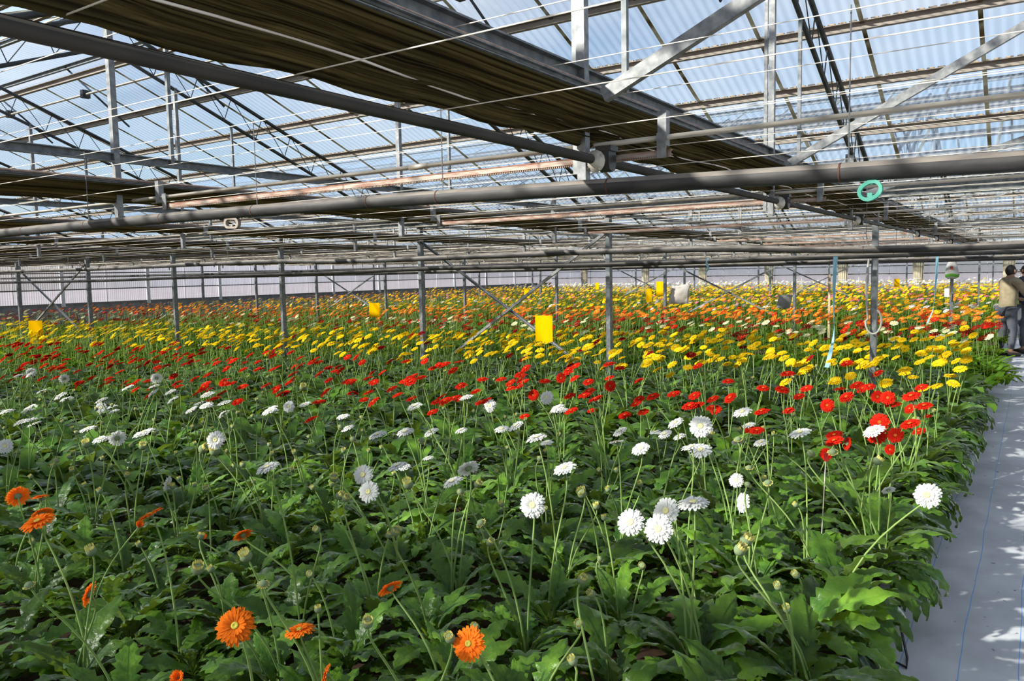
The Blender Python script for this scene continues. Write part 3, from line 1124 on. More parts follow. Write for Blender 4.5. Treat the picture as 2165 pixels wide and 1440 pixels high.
HEADS = {}
for key in 'WORYDCAPK':
    HEADS[key] = [head_mesh(['open', 'flat', 'single', 'open'][i], 40 + i + ord(key), 'petal_' + key) for i in range(4)]
    HEADS[key + 'H'] = [head_mesh('cup', 60, 'petal_' + key)]
BUDM = [head_mesh('bud', 70, 'petal_G')]
YOUNG = [head_mesh('young', 71, 'petal_G')]
DISC = {}
for key, mm in (('g', 'disc_green'), ('y', 'disc_yellow'), ('d', 'disc_dark'), ('r', 'disc_red'), ('w', 'disc_cream')):
    DISC[key] = MB().lathe([(0.0, 0.03), (0.20, 0.05), (0.24, 0.10), (0.21, 0.155), (0.12, 0.15), (0.06, 0.11), (0.0, 0.10)], 14).mesh('disc', mm, True)
DISC_OF = {'W': 'w', 'O': 'g', 'R': 'r', 'Y': 'y', 'D': 'd', 'C': 'g', 'A': 'd', 'P': 'g', 'K': 'y'}
CALYX = MB().lathe([(0.045, -0.30), (0.12, -0.24), (0.24, -0.13), (0.30, -0.03), (0.30, 0.01), (0.0, 0.01)], 12).mesh('calyx', 'calyx_green', True)
BUDCAL = MB().lathe([(0.12, -0.75), (0.5, -0.62), (0.86, -0.2), (0.92, 0.2), (0.78, 0.62), (0.5, 0.85), (0.0, 0.9)], 12).mesh('calyx', 'calyx_green', True)

SUNH = SUN_DIR


def stalk_mesh(P0, P3, nrm, dia):
    """stalk from crown P0 to just under the head P3 whose face points along nrm (local coords)"""
    ln = (P3 - P0).length
    P1 = P0 + Vector((0, 0, 0.45 * ln)) + (P3 - P0) * 0.08
    end = P3 - nrm * (0.27 * dia * 0.5)
    back = -nrm
    if nrm.z < 0.35:
        back = (-nrm * 0.6 + Vector((0, 0, -0.9))).normalized() if nrm.z > -0.2 else (-nrm * 0.8 + Vector((0, 0, -0.25))).normalized()
    P2 = end + back * (0.16 * ln if nrm.z > 0.35 else 0.09)
    pts = []
    for i in range(10):
        t = i / 9
        pts.append(P0 * (1 - t) ** 3 + P1 * 3 * t * (1 - t) ** 2 + P2 * 3 * t * t * (1 - t) + end * t ** 3)
    return MB().tube(pts, [0.0048 - 0.0016 * i / 9 for i in range(10)], 5).mesh('flower_stalk', 'stem_green', True)


def add_flower(plant, foot, head, nrm, dia, key, kind='open', detail=True):
    """foot, head in world coordinates"""
    o = Vector(plant.location)
    nrm = nrm.normalized()
    st = link('flower_stalk', stalk_mesh(foot - o, head - o, nrm, dia), plant)
    q = (nrm.to_track_quat('Z', 'Y') @ Quaternion((0, 0, 1), rnd.uniform(0, 6.28)))
    s = dia / 2

    def put(nm, me, sc=s):
        x = link(nm, me, st, head - o)
        x.rotation_mode = 'QUATERNION'
        x.rotation_quaternion = q
        x.scale = (sc, sc, sc)
        return x
    if kind == 'bud':
        put('bud_petals', rnd.choice(BUDM))
        put('calyx', BUDCAL)
    elif kind == 'young':
        put('petals', YOUNG[0])
        put('disc', DISC['y'], s * 2.0)
        put('calyx', BUDCAL, s * 0.75)
    else:
        put('petals', HEADS[key + 'H'][0] if kind == 'half' else rnd.choice(HEADS[key]))
        if detail:
            if kind != 'half':
                put('disc', DISC[DISC_OF[key]], s * (0.8 if key in 'OR' else 1.0))
            put('calyx', CALYX, s if kind != 'half' else s * 1.6)
    return st


def random_normal(spread=0.30, sun=0.75):
    return (Vector((0, 0, 1.0)) + SUNH * sun + Vector((rnd.gauss(0, spread), rnd.gauss(0, spread), rnd.gauss(0, 0.1)))).normalized()


# ------------------------------------------------------------------ variety borders across the bed
def border_wr(x):
    return 4.35 + 0.07 * x


def border_ry(x):
    return 6.80 + 0.06 * x


def border_yd(x):
    return 10.8 + 0.13 * x


def variety(x, y):
    if y < 1.95 + 0.05 * x * 0:
        return 'O'
    if y < border_wr(x):
        return 'W'
    if y < border_ry(x):
        return 'R'
    if y < border_yd(x):
        return 'Y'
    return 'Z'


VNAME = {'O': 'orange_gerbera', 'W': 'white_gerbera', 'R': 'red_gerbera', 'Y': 'yellow_gerbera'}
VLAB = {'O': 'leafy orange gerbera plant in the nearest strip of the bed',
        'W': 'white gerbera plant in the white strip behind the orange ones',
        'R': 'red gerbera plant in the red strip behind the white ones',
        'Y': 'yellow gerbera plant in the yellow strip before the first row of posts'}
VGRP = {'O': 'orange gerbera plants nearest the camera', 'W': 'white gerbera plants', 'R': 'red gerbera plants', 'Y': 'yellow gerbera plants'}

def row_label(key, r, j, nb):
    bl = {0: 'without an open bloom', 1: 'with one bloom', 2: 'with two blooms', 3: 'with three blooms'}.get(nb, 'with several blooms')
    return '%s gerbera plant %s, %s from the path, %s row of its strip' % ({'O': 'orange', 'W': 'white', 'R': 'red', 'Y': 'yellow'}[key], bl, nth(j), nth(r))


spots = []
y = 0.62
row = 0
while y < 10.9:
    x = -0.61 - (0.16 if row % 2 else 0)
    j = 0
    while x > -2.31 * y - 1.8 and x > -25.8:
        px, py = x + rnd.uniform(-0.08, 0.08), y + rnd.uniform(-0.07, 0.07)
        j += 1
        spots.append((min(px, -0.6), py, row, j))
        x -= 0.365
    y += 0.345
    row += 1
by = {'O': [], 'W': [], 'R': [], 'Y': [], 'Z': []}
for px, py, rw, jj in spots:
    by[variety(px, py)].append((px, py, rw, jj))
first_row = {k: min(q[2] for q in v) for k, v in by.items() if v}
by['Y'].sort(key=lambda p: p[0] ** 2 + p[1] ** 2)
leftover_y = by['Y'][300:]
by['Y'] = by['Y'][:300]
by['R'].sort(key=lambda p: p[0] ** 2 + p[1] ** 2)
leftover_r = by['R'][300:]
by['R'] = by['R'][:300]

SOILZ = 0.25
PLANTS = []
for key in 'OWRY':
    for px, py, rw, jj in by[key]:
        t = thing(VNAME[key], VLAB[key], 'gerbera plant', (px, py, SOILZ), VGRP[key])
        near = px * px + py * py < 5.6 ** 2 and key != 'Y'
        a0 = rnd.uniform(0, 6.28)
        if near:
            nl = 26
            for i in range(nl):
                lf = link('leaf', rnd.choice(LEAVES), t)
                s = rnd.uniform(0.62, 1.15)
                if px > -1.0:
                    s *= 1.2
                lf.scale = (s * rnd.choice((-1, 1)), s, s)
                lf.rotation_euler = (rnd.uniform(-0.55, 0.32), rnd.uniform(-0.25, 0.25), a0 + i * 2.4 + rnd.uniform(-0.3, 0.3))
        else:
            c = link('leaves', rnd.choice(CLUMPS), t)
            stuff(c)
            c.rotation_euler = (0, 0, a0)
            s = rnd.uniform(0.95, 1.2)
            c.scale = (s, s, s)
        if px > -0.9:                      # outermost plants let long leaves hang over the edge of the path
            for i in range(13 if py < 9 else 7):
                lf = link('leaf', rnd.choice(DROOP), t)
                s = rnd.uniform(0.8, 1.15)
                lf.scale = (s * rnd.choice((-1, 1)), s, s)
                lf.rotation_euler = (rnd.uniform(-0.2, 0.25), rnd.uniform(-0.25, 0.25), -pi / 2 + rnd.uniform(-1.0, 1.0))
        t['row'], t['col'] = rw, jj
        PLANTS.append((t, key, px, py))

# blooms set where they stand in the bed: kind and facing, position, diameter, label of the plant that carries them
HEROES = [
 ('OB',-3.62,1.56,0.83,0.102,'orange gerbera plant at the left edge with a bloom seen from behind'),('OE',-4.32,1.97,0.62,0.09),
 ('OQ',-3.68,1.68,0.71,0.102),('OT',-3.06,1.38,0.86,0.125,'orange gerbera plant with a wide level bloom beside the left edge'),
 ('OT',-2.77,1.65,0.86,0.104,'orange gerbera plant with a bloom tipped up over a yellow bud, left of centre'),('OH',-3.25,1.88,0.67,0.05),
 ('OQ',-2.87,2.13,0.62,0.092,'orange gerbera plant with a yellow-backed bloom turned away, in front of the white ones'),('OH',-3.29,2.21,0.51,0.05),
 ('OL',-2.81,1.42,0.62,0.096,'orange gerbera plant with a folded bloom on edge, low at the left'),
 ('OF',-1.68,1.21,0.86,0.104,'orange gerbera plant with a big ragged bloom facing up, lower left'),
 ('OE',-1.91,1.61,0.63,0.102,'orange gerbera plant with a flat dark orange bloom on edge, lower left of centre'),
 ('OQ',-1.91,2.03,0.62,0.099,'orange gerbera plant with a bloom seen from behind with a grey-green calyx, bottom centre-left'),
 ('OF',-1.32,1.72,0.69,0.102,'orange gerbera plant with a round bloom facing the camera at the bottom centre'),
 ('OL',-1.64,1.47,0.62,0.067,'orange gerbera plant with a half-cut bloom at the bottom edge'),('OH',-1.85,1.15,0.7,0.05),('OU',-2.73,1.4,0.8,0.037),
 ('OU',-2.59,1.13,0.8,0.038),('OU',-2.25,1.49,0.8,0.04),('OU',-2.21,1.65,0.8,0.042),('OU',-1.96,1.52,0.8,0.038),('OU',-1.49,1.49,0.8,0.031),
 ('OU',-1.37,1.7,0.7,0.03),('WF',-2.64,2.65,0.8,0.106,'white gerbera plant with two stacked blooms left of centre'),('WF',-2.51,2.55,0.76,0.106),
 ('WT',-2.28,2.88,0.76,0.106,'white gerbera plant with one bloom tilted to the left, near the centre'),
 ('WQ',-2.01,2.65,0.91,0.106,'white gerbera plant with a drooping cream-backed bloom near the centre'),
 ('WT',-1.63,2.82,0.92,0.106,'white gerbera plant with a level bloom right of the centre'),
 ('WF',-1.59,2.5,0.85,0.106,'white gerbera plant with a large single bloom facing the camera, centre right'),
 ('WF',-1.19,2.53,0.84,0.106,'white gerbera plant with three large blooms in a cluster, lower right of centre'),('WF',-1.12,2.69,0.85,0.106),
 ('WF',-1.04,2.43,0.87,0.106),('WT',-0.95,2.52,0.95,0.117,'white gerbera plant with a wide tilted bloom right of the cluster of three'),
 ('WL',-1.06,3.42,0.7,0.098,'white gerbera plant with a bloom turned sideways to the left on a curved stalk'),
 ('WF',-0.32,3.34,0.86,0.106,'white gerbera plant with a round bloom leaning out over the white path'),
 ('WF',-1.39,3.79,0.95,0.125,'white gerbera plant with a tall large bloom in front of the red ones, right'),('WT',-1.31,3.45,0.92,0.106),
 ('WF',-1.2,3.77,0.7,0.077,'white gerbera plant with a small round bloom low among the leaves at the right'),('WT',-1.34,4.67,0.7,0.097),
 ('WT',-0.92,3.86,0.95,0.114,'white gerbera plant with a drooping-petalled bloom in front of the red ones'),
 ('WT',-0.63,4.08,0.95,0.11,'white gerbera plant with an edge-on bloom among the red blooms by the path'),('WT',-1.33,4.28,0.95,0.113),
 ('WT',-1.56,5.16,0.7,0.095),('WQ',-1.47,4.64,0.7,0.08),('WQ',-0.54,3.95,0.7,0.066),('WT',-2.47,4.06,0.7,0.087),('WT',-2.81,4.07,0.75,0.106),
 ('WT',-3.17,4.11,0.7,0.089),('WT',-2.89,3.02,0.9,0.106),('WT',-2.91,3.26,0.87,0.106),('WT',-3.19,3.82,0.74,0.106),('WT',-2.86,3.39,0.7,0.07),
 ('WT',-2.56,2.8,0.82,0.106,'white gerbera plant with a level bloom beside the two stacked blooms'),('WT',-2.84,3.16,0.7,0.088),
 ('WT',-2.67,2.12,0.95,0.108,'white gerbera plant with a level bloom standing alone, left of centre'),
 ('WF',-3.61,2.54,0.89,0.106,'white gerbera plant with a round bloom above two yellow buds, left'),('WT',-4.88,2.53,0.83,0.106),
 ('WT',-4.68,2.5,0.79,0.106),('WB',-4.48,2.49,0.82,0.106,'white gerbera plant with a cream-backed bloom turned away, left'),
 ('WT',-3.86,2.29,0.95,0.119),('WF',-5.48,2.31,0.7,0.103,'white gerbera plant cut by the left edge of the picture'),('WT',-5.96,2.54,0.85,0.106),
 ('WT',-6.23,2.8,0.79,0.106),('WT',-5.48,2.47,0.84,0.106),('WT',-5.54,2.44,0.83,0.106),('WT',-6.13,2.79,0.7,0.105),('WT',-6,2.97,0.87,0.106),
 ('WT',-6.36,3.51,0.7,0.098),('WF',-6.4,3.44,0.7,0.098),('WF',-5,4.21,0.7,0.103),
 ('WR',-3.69,2.3,0.7,0.083,'white gerbera plant with a nodding bloom on a hooked stalk, left'),('WT',-4.71,3.81,0.75,0.106),
 ('WT',-4.83,4.23,0.73,0.106),('WT',-4.8,3.33,0.94,0.106),('WT',-4.7,3.39,0.88,0.106),('WT',-6.02,3.46,0.89,0.106),('WT',-6.29,3.85,0.83,0.106),
 ('WT',-6.17,3.92,0.78,0.106),('WT',-5.83,3.96,0.7,0.088),('WT',-3.19,4.2,0.91,0.106),('WT',-3.19,3.67,0.93,0.106),('WF',-3.36,4.71,0.76,0.106),
 ('WF',-2.82,4.64,0.87,0.106),('WT',-2.45,4.16,0.9,0.106),('WT',-2.94,5.07,0.7,0.1),('WT',-2.01,4.66,0.7,0.086),('WT',-1.94,4.64,0.7,0.097),
 ('WT',-1.83,4.61,0.7,0.089),('WT',-4.27,4.1,0.7,0.106),('WT',-3.92,3.8,0.7,0.105),('WT',-6.12,3.39,0.7,0.095),('WB',-8.49,3.87,0.83,0.106),
 ('WB',-8.2,4.05,0.76,0.106),('WB',-6.28,3.87,0.9,0.106),('WU',-1.72,2.34,0.8,0.043),('WU',-1.58,2.88,0.8,0.04),('WU',-1.4,2.69,0.61,0.03),
 ('WU',-1.17,2.12,0.77,0.03),('WU',-0.81,2.65,0.8,0.043),('WU',-0.8,2.55,0.8,0.041),('WU',-2.71,2.53,0.8,0.04),('WU',-2.47,2.33,0.8,0.037),
 ('WU',-2.05,2.64,0.8,0.041),('WU',-2.33,2.62,0.8,0.047),('WU',-2.06,2.78,0.8,0.034),('WU',-2.07,3.33,0.8,0.039),('WU',-1.1,3.65,0.8,0.04),
 ('WU',-1.34,4.24,0.8,0.047),('WU',-0.61,4.08,0.8,0.041),('WU',-0.92,4.08,0.8,0.053),('WU',-0.83,4.16,0.8,0.053),('WU',-1.02,3.36,0.8,0.037),
 ('WU',-0.95,3.43,0.8,0.042),('WU',-3.72,2.61,0.8,0.057),('WU',-3.83,2.61,0.8,0.053),('WU',-4.2,2.48,0.8,0.043),('WU',-4.56,2.35,0.8,0.049),
 ('WU',-4.29,2.05,0.8,0.035),('WU',-3.26,3.2,0.8,0.049),('WU',-3.59,3.42,0.8,0.047),('WU',-1.77,2.46,0.68,0.03),('WU',-1.94,2.1,0.8,0.035),
 ('WU',-2.88,3.36,0.8,0.048),('WU',-5.18,4.52,0.8,0.057),('WU',-1.52,4.28,0.8,0.043),('WU',-2.42,2.32,0.8,0.032),
 ('RF',-0.96,4.64,0.68,0.076,'red gerbera plant with a small dark bloom facing the camera under a two-toned one'),
 ('RT',-0.8,4.04,0.89,0.098,'red gerbera plant with a broad two-toned bloom curling over its bud'),('RR',-0.91,4.97,0.68,0.091),
 ('RF',-0.66,4.47,0.92,0.105,'red gerbera plant with three blooms touching beside the path'),('RF',-0.62,4.12,0.92,0.102),('RF',-0.64,4.91,0.77,0.098),
 ('RT',-0.52,4.5,0.92,0.109,'red gerbera plant with a folded bloom nearest the path'),('RT',-0.59,5.56,0.68,0.091),('RF',-0.67,4.93,0.68,0.066),
 ('RF',-1.13,5.47,0.82,0.098),('RF',-0.88,5.85,0.84,0.098),('RF',-0.77,5.52,0.89,0.098),('RT',-0.63,5.47,0.92,0.12),('RT',-0.52,5.12,0.92,0.1),
 ('RT',-1.29,4.51,0.92,0.098),('RT',-1.38,4.73,0.76,0.098),('RT',-1.54,5.12,0.68,0.094),('RT',-0.6,6.15,0.68,0.06),('RT',-1.58,6.21,0.92,0.125),
 ('RT',-1.29,5.58,0.91,0.098),('RT',-1.01,5.81,0.92,0.105),('RT',-1.31,7.08,0.92,0.125),('RT',-1.49,5.89,0.69,0.098),('RT',-1.72,4.5,0.92,0.109),
 ('RT',-1.69,4.55,0.92,0.098),('RT',-1.83,5.21,0.79,0.098),('RT',-2.06,4.73,0.92,0.099),('RT',-1.98,4.89,0.92,0.101),('RT',-2.38,5.29,0.7,0.098),
 ('RT',-2.33,4.87,0.75,0.098),('RT',-2.8,5.27,0.68,0.08),('RT',-2.33,4.12,0.9,0.098),('RT',-2.43,5.27,0.76,0.098),('RF',-3.3,5.23,0.77,0.098),
 ('RF',-2.79,5.57,0.83,0.098),('RF',-3.38,5.81,0.83,0.098),('RT',-2.65,4.67,0.89,0.098),('RT',-2.48,4.57,0.92,0.101),('RT',-2.54,4.75,0.92,0.098),
 ('RT',-2.35,4.48,0.92,0.111),('RT',-3.12,6.21,0.92,0.125),('RT',-2.91,6,0.92,0.104),('RT',-3.4,5.17,0.84,0.098),('RT',-3.64,5.63,0.81,0.098),
 ('RT',-3.52,5.1,0.9,0.098),('RT',-3.74,5.56,0.75,0.098),('RT',-3.52,4.57,0.92,0.098),('RT',-3.68,4.97,0.81,0.098),('RT',-2.94,4.04,0.92,0.104),
 ('RT',-3.18,3.96,0.92,0.111),('RT',-3.2,4.08,0.92,0.101),('RT',-4.06,4.56,0.92,0.103),('RT',-4.09,4.79,0.92,0.107),('RT',-3.68,4.43,0.73,0.098),
 ('RT',-3.9,4.3,0.86,0.098),('RT',-4.78,4.84,0.68,0.098),('RT',-4.39,4.5,0.82,0.098),('RT',-3.13,4.83,0.68,0.091),('RT',-4.11,4.69,0.76,0.098),
 ('RT',-3.82,5.33,0.68,0.08),('RT',-4.14,5.03,0.68,0.095),
]


FACE = {}


def hero_normal(code, P):
    to_eye = (EYE - P).normalized()
    flat = Vector((to_eye.x, to_eye.y, 0)).normalized()
    left = Vector((-VX[0], -VY[0], 0)).normalized()
    up = Vector((0, 0, 1))
    j = Vector((rnd.gauss(0, 0.08), rnd.gauss(0, 0.08), rnd.gauss(0, 0.05)))
    v = {'F': to_eye * 0.85 + SUN_DIR * 0.35 + up * 0.08, 'T': up * 0.95 + flat * 0.12 + left * 0.30, 'E': up * 1.0 - flat * 0.12 + left * 0.05,
         'Q': up * 0.55 - flat * 0.5 + left * 0.2, 'B': -flat * 1.0 + up * 0.35 + left * 0.2, 'L': left * 0.95 + flat * 0.25 + up * 0.3,
         'R': -left * 0.8 - up * 0.25 + flat * 0.2, 'U': up * 0.8 + flat * 0.3 + left * rnd.uniform(-0.9, 0.5), 'H': left * rnd.uniform(-0.6, 0.6) + flat * 0.5 + up * 0.5}[code]
    return (v + j).normalized()


used = {}
for h in HEROES:
    key, code, P = h[0][0], h[0][1], Vector((h[1], h[2], h[3]))
    dia = h[4]
    tgt = Vector((P.x + 0.10, P.y + 0.02, 0))
    best, bd = None, 9e9
    for q in PLANTS:
        dd = (q[2] - tgt.x) ** 2 + (q[3] - tgt.y) ** 2 + (0 if q[1] == key else 0.12)
        if dd < bd:
            best, bd = q, dd
    pl = best[0]
    if best[1] != key and not used.get(pl.name):
        pl.name = VNAME[key]
        pl['label'], pl['group'] = VLAB[key], VGRP[key]
        PLANTS[PLANTS.index(best)] = (pl, key, best[2], best[3])
        best = (pl, key, best[2], best[3])
    used[pl.name] = used.get(pl.name, 0) + 1
    if len(h) > 5:
        if pl.get('own'):
            pass
        else:
            pl['label'] = h[5]
            pl['own'] = 1
            if 'group' in pl:
                del pl['group']
    foot = Vector((best[2] + rnd.uniform(-0.04, 0.04), best[3] + rnd.uniform(-0.04, 0.04), SOILZ + 0.02))
    kind = {'U': 'bud', 'H': 'half'}.get(code, 'open')
    if code == 'U' and dia > 0.028 and rnd.random() < 0.4:
        kind = 'young'
    if code == 'U':
        dia = max(dia, 0.026) * 1.12
    add_flower(pl, foot, P, hero_normal(code, P), dia, key, kind)

# the other blooms of each plant
for pl, key, px, py in PLANTS:
    n = used.get(pl.name, 0)
    d = math.hypot(px, py)
    if key == 'O':
        want = 0
        buds = rnd.choice((0, 0, 1))
    elif key == 'W':
        want = (1 if rnd.random() < 0.55 else 0) if py > 2.9 else 0
        if n:
            want = 0
        buds = rnd.choice((0, 1, 1, 2)) if n < 3 else 0
    elif key == 'R':
        want = rnd.choice((0, 1, 1, 2)) if px > -4.5 else rnd.choice((1, 1, 2, 2))
        want = max(0, want - n)
        buds = rnd.choice((0, 0, 1))
    else:
        want = rnd.choice((1, 2, 2, 3, 3))
        buds = rnd.choice((0, 0, 1))
    for i in range(want):
        a, rr = rnd.uniform(0, 6.28), rnd.uniform(0.05, 0.24)
        hz = rnd.gauss(0.84, 0.055) - (0.05 if key == 'R' else 0) + (0.02 if key == 'Y' else 0)
        kk = key
        if key == 'Y' and rnd.random() < 0.04:
            kk = 'D'
        head = Vector((min(px + cos(a) * rr, -0.5), py + sin(a) * rr, hz))
        foot = Vector((px + cos(a) * 0.03, py + sin(a) * 0.03, SOILZ + 0.02))
        add_flower(pl, foot, head, random_normal(0.26), rnd.uniform(0.095, 0.122), kk, 'open', d < 9)
    if 'own' not in pl:
        pl['label'] = row_label(key, max(1, pl['row'] - first_row[key] + 1), pl['col'], want + n)
    for i in range(buds):
        a, rr = rnd.uniform(0, 6.28), rnd.uniform(0.05, 0.2)
        head = Vector((min(px + cos(a) * rr, -0.62), py + sin(a) * rr, SOILZ + rnd.uniform(0.28, 0.5)))
        foot = Vector((px + cos(a) * 0.03, py + sin(a) * 0.03, SOILZ + 0.02))
        add_flower(pl, foot, head, random_normal(0.5), rnd.uniform(0.026, 0.035), key, 'bud', d < 9)
for pl, key, px, py in PLANTS:
    for k in ('own', 'row', 'col'):
        if k in pl:
            del pl[k]

# ------------------------------------------------------------------ the rest of the bed: strips past counting, each one object
def head_template(npet):
    v, f, m = [], [], []
    for i in range(npet):
        a = 2 * pi * i / npet
        w = pi / npet * 1.05
        for r, da, z in ((0.15, -w * 0.9, 0.03), (0.15, w * 0.9, 0.03), (1.0, w * 0.75, -0.02), (1.0, -w * 0.75, -0.02)):
            v.append((r * cos(a + da), r * sin(a + da), z + (0.05 if i % 2 else 0)))
        f.append((4 * i, 4 * i + 1, 4 * i + 2, 4 * i + 3))
        m.append(0)
    b = len(v)
    for i in range(4):
        v.append((0.26 * cos(i * pi / 2), 0.26 * sin(i * pi / 2), 0.085))
    f.append((b, b + 1, b + 2, b + 3))
    m.append(1)
    return np.array(v), np.array(f), np.array(m)


def frames(nv):
    """rotation matrices whose z axis is each normal, random spin"""
    n = nv / np.linalg.norm(nv, axis=1, keepdims=True)
    ref = np.where(np.abs(n[:, 2:3]) < 0.9, np.array([[0, 0, 1.0]]), np.array([[1.0, 0, 0]]))
    x = np.cross(ref, n)
    x /= np.linalg.norm(x, axis=1, keepdims=True)
    yv = np.cross(n, x)
    a = rng.uniform(0, 2 * pi, len(n))[:, None]
    xx = x * np.cos(a) + yv * np.sin(a)
    yy = -x * np.sin(a) + yv * np.cos(a)
    return np.stack([xx, yy, n], axis=2)


def stuff_mesh(name, parts, mats):
    V, F, M = [], [], []
    off = 0
    for v, f, m in parts:
        V.append(v)
        F.append(f + off)
        M.append(m)
        off += len(v)
    V, F, M = np.concatenate(V), np.concatenate(F), np.concatenate(M)
    me = bpy.data.meshes.new(name)
    me.vertices.add(len(V))
    me.vertices.foreach_set('co', V.astype(np.float32).ravel())
    me.loops.add(F.size)
    me.loops.foreach_set('vertex_index', F.astype(np.int32).ravel())
    me.polygons.add(len(F))
    me.polygons.foreach_set('loop_start', np.arange(0, F.size, 4, dtype=np.int32))
    me.polygons.foreach_set('material_index', M.astype(np.int32))
    for mm in mats:
        me.materials.append(MATS[mm])
    me.update(calc_edges=True)
    me.validate()
    return me


def flower_parts(pos, dia, npet, mi, di):
    t, f, m = head_template(npet)
    n = len(pos)
    nv = np.tile(np.array([[0, 0, 1.0]]) + 0.75 * np.array([SUN_DIR]), (n, 1)) + rng.normal(0, 0.26, (n, 3))
    R = frames(nv)
    v = np.einsum('nij,kj->nki', R, t) * (dia / 2)[:, None, None] + pos[:, None, :]
    ff = f[None] + (np.arange(n) * len(t))[:, None, None]
    mm = np.where(m[None, :] == 0, mi[:, None], di[:, None])
    return v.reshape(-1, 3), ff.reshape(-1, 4), mm.ravel()


def stem_parts(pos, mat, r=0.0034):
    n = len(pos)
    foot = pos.copy()
    foot[:, :2] += rng.normal(0, 0.06, (n, 2))
    foot[:, 2] = SOILZ + 0.1
    ring = np.array([[cos(a) * r, sin(a) * r, 0] for a in (0, 2 * pi / 3, 4 * pi / 3)])
    v = np.stack([foot[:, None] + ring, pos[:, None] + ring], axis=1).reshape(n, 6, 3)
    f = np.array([[0, 1, 4, 3], [1, 2, 5, 4], [2, 0, 3, 5]])
    return v.reshape(-1, 3), (f[None] + (np.arange(n) * 6)[:, None, None]).reshape(-1, 4), np.full(n * 3, mat)


def leaf_parts(xy, per, mat, big, seg=3):
    n = len(xy) * per
    base = np.repeat(xy, per, axis=0) + rng.normal(0, 0.07, (n, 2))
    a = rng.uniform(0, 2 * pi, n)
    L = rng.uniform(0.24, 0.36, n) * big
    W = rng.uniform(0.035, 0.055, n) * big
    d = np.stack([np.cos(a), np.sin(a), np.zeros(n)], 1)
    s = np.stack([-np.sin(a), np.cos(a), np.zeros(n)], 1)
    e0 = rng.uniform(0.7, 1.35, n)
    e1 = rng.uniform(-1.0, 0.2, n)
    p = np.concatenate([base, np.full((n, 1), SOILZ)], 1)
    rows = []
    ww = [0.15, 1.0, 0.8, 0.12] if seg == 3 else [0.2, 1.0, 0.15]
    for i in range(seg + 1):
        w = (W * ww[i])[:, None]
        rows.append(np.stack([p - s * w, p + np.array([0, 0, -0.012]), p + s * w], 1))
        e = e0 + (e1 - e0) * ((i + 0.5) / seg)
        p = p + (d * np.cos(e)[:, None] + np.array([[0, 0, 1.0]]) * np.sin(e)[:, None]) * (L / seg)[:, None]
    v = np.stack(rows, 1).reshape(n, -1, 3)
    f = []
    for i in range(seg):
        for j in range(2):
            q = i * 3 + j
            f.append([q, q + 1, q + 4, q + 3])
    f = np.array(f)
    k = (seg + 1) * 3
    return v.reshape(-1, 3), (f[None] + (np.arange(n) * k)[:, None, None]).reshape(-1, 4), np.full(n * len(f), mat)


def scatter(y0, y1, dens, xmax=-0.40, border0=None, border1=None):
    A = 0
    out = []
    area = (y1 - y0) * 25.2
    n = int(area * dens)
    x = rng.uniform(-25.9, xmax, n)
    y = rng.uniform(y0, y1, n)
    ok = x > -2.31 * y - 2.4
    if border0 is not None:
        ok &= y >= border0(x)
    if border1 is not None:
        ok &= y < border1(x)
    return np.stack([x[ok], y[ok]], 1)


def strip(name, label, xy_plants, flowers, kinds, per, big, seg, npet, hz=0.85, dia=0.112, edge=True):
    mats = ['leaf_far', 'stem_green'] + ['petal_' + k for k, _ in kinds] + ['disc_yellow', 'disc_dark', 'disc_green', 'disc_red', 'disc_cream']
    nk = len(kinds)
    dmap = {'y': 2 + nk, 'd': 3 + nk, 'g': 4 + nk, 'r': 5 + nk, 'w': 6 + nk}
    n = len(flowers)
    w = np.array([b for _, b in kinds], float)
    ch = rng.choice(nk, n, p=w / w.sum())
    pos = np.concatenate([flowers, rng.normal(hz, 0.05, (n, 1))], 1)
    di = np.array([dmap[DISC_OF.get(k, 'y')] for k, _ in kinds])[ch]
    parts = [leaf_parts(xy_plants, per, 0, big, seg), stem_parts(pos, 1),
             flower_parts(pos, rng.uniform(0.85, 1.15, n) * dia, npet, ch + 2, di)]
    me = stuff_mesh(name, parts, mats)
    o = link(name, me)
    tag(o, label, 'flowers', None, 'stuff')
    return o


b_yd = lambda x: 10.8 + 0.13 * x
b_do = lambda x: 13.6 + 0.06 * x
b_oy = lambda x: 17.3 + 0.05 * x
xy = np.array(leftover_y)[:, :2]
fl_ = np.repeat(xy, 3, axis=0) + rng.normal(0, 0.15, (len(xy) * 3, 2))
strip('yellow_gerberas', 'band of yellow gerberas at the left, behind the red strip', xy, fl_, [('Y', 30), ('D', 1)], 14, 1.0, 3, 10)
if leftover_r:
    xy = np.array(leftover_r)[:, :2]
    fl_ = np.repeat(xy, 3, axis=0) + rng.normal(0, 0.15, (len(xy) * 3, 2))
    strip('red_gerberas', 'far left end of the red gerbera strip', xy, fl_, [('R', 1)], 14, 1.0, 3, 10, 0.8)
strip('dark_red_gerberas', 'band of dark red and cream gerberas behind the first row of posts', scatter(7.0, 13.7, 7, border0=b_yd, border1=b_do),
      scatter(7.0, 13.7, 15, border0=b_yd, border1=b_do), [('D', 5), ('R', 3), ('C', 3.2)], 14, 1.0, 3, 10)
strip('orange_gerberas', 'band of bright orange gerberas behind the dark red ones', scatter(12.0, 17.4, 6.5, border0=b_do, border1=b_oy),
      scatter(12.0, 17.4, 15, border0=b_do, border1=b_oy), [('O', 14), ('R', 1.5), ('Y', 0.6)], 12, 1.05, 3, 8)
strip('mixed_yellow_gerberas', 'band of yellow and pale pink gerberas behind the bright orange ones', scatter(15.8, 20.5, 6, border0=b_oy),
      scatter(15.8, 20.5, 13, border0=b_oy), [('Y', 7), ('A', 2), ('K', 3), ('O', 1)], 11, 1.1, 2, 8)
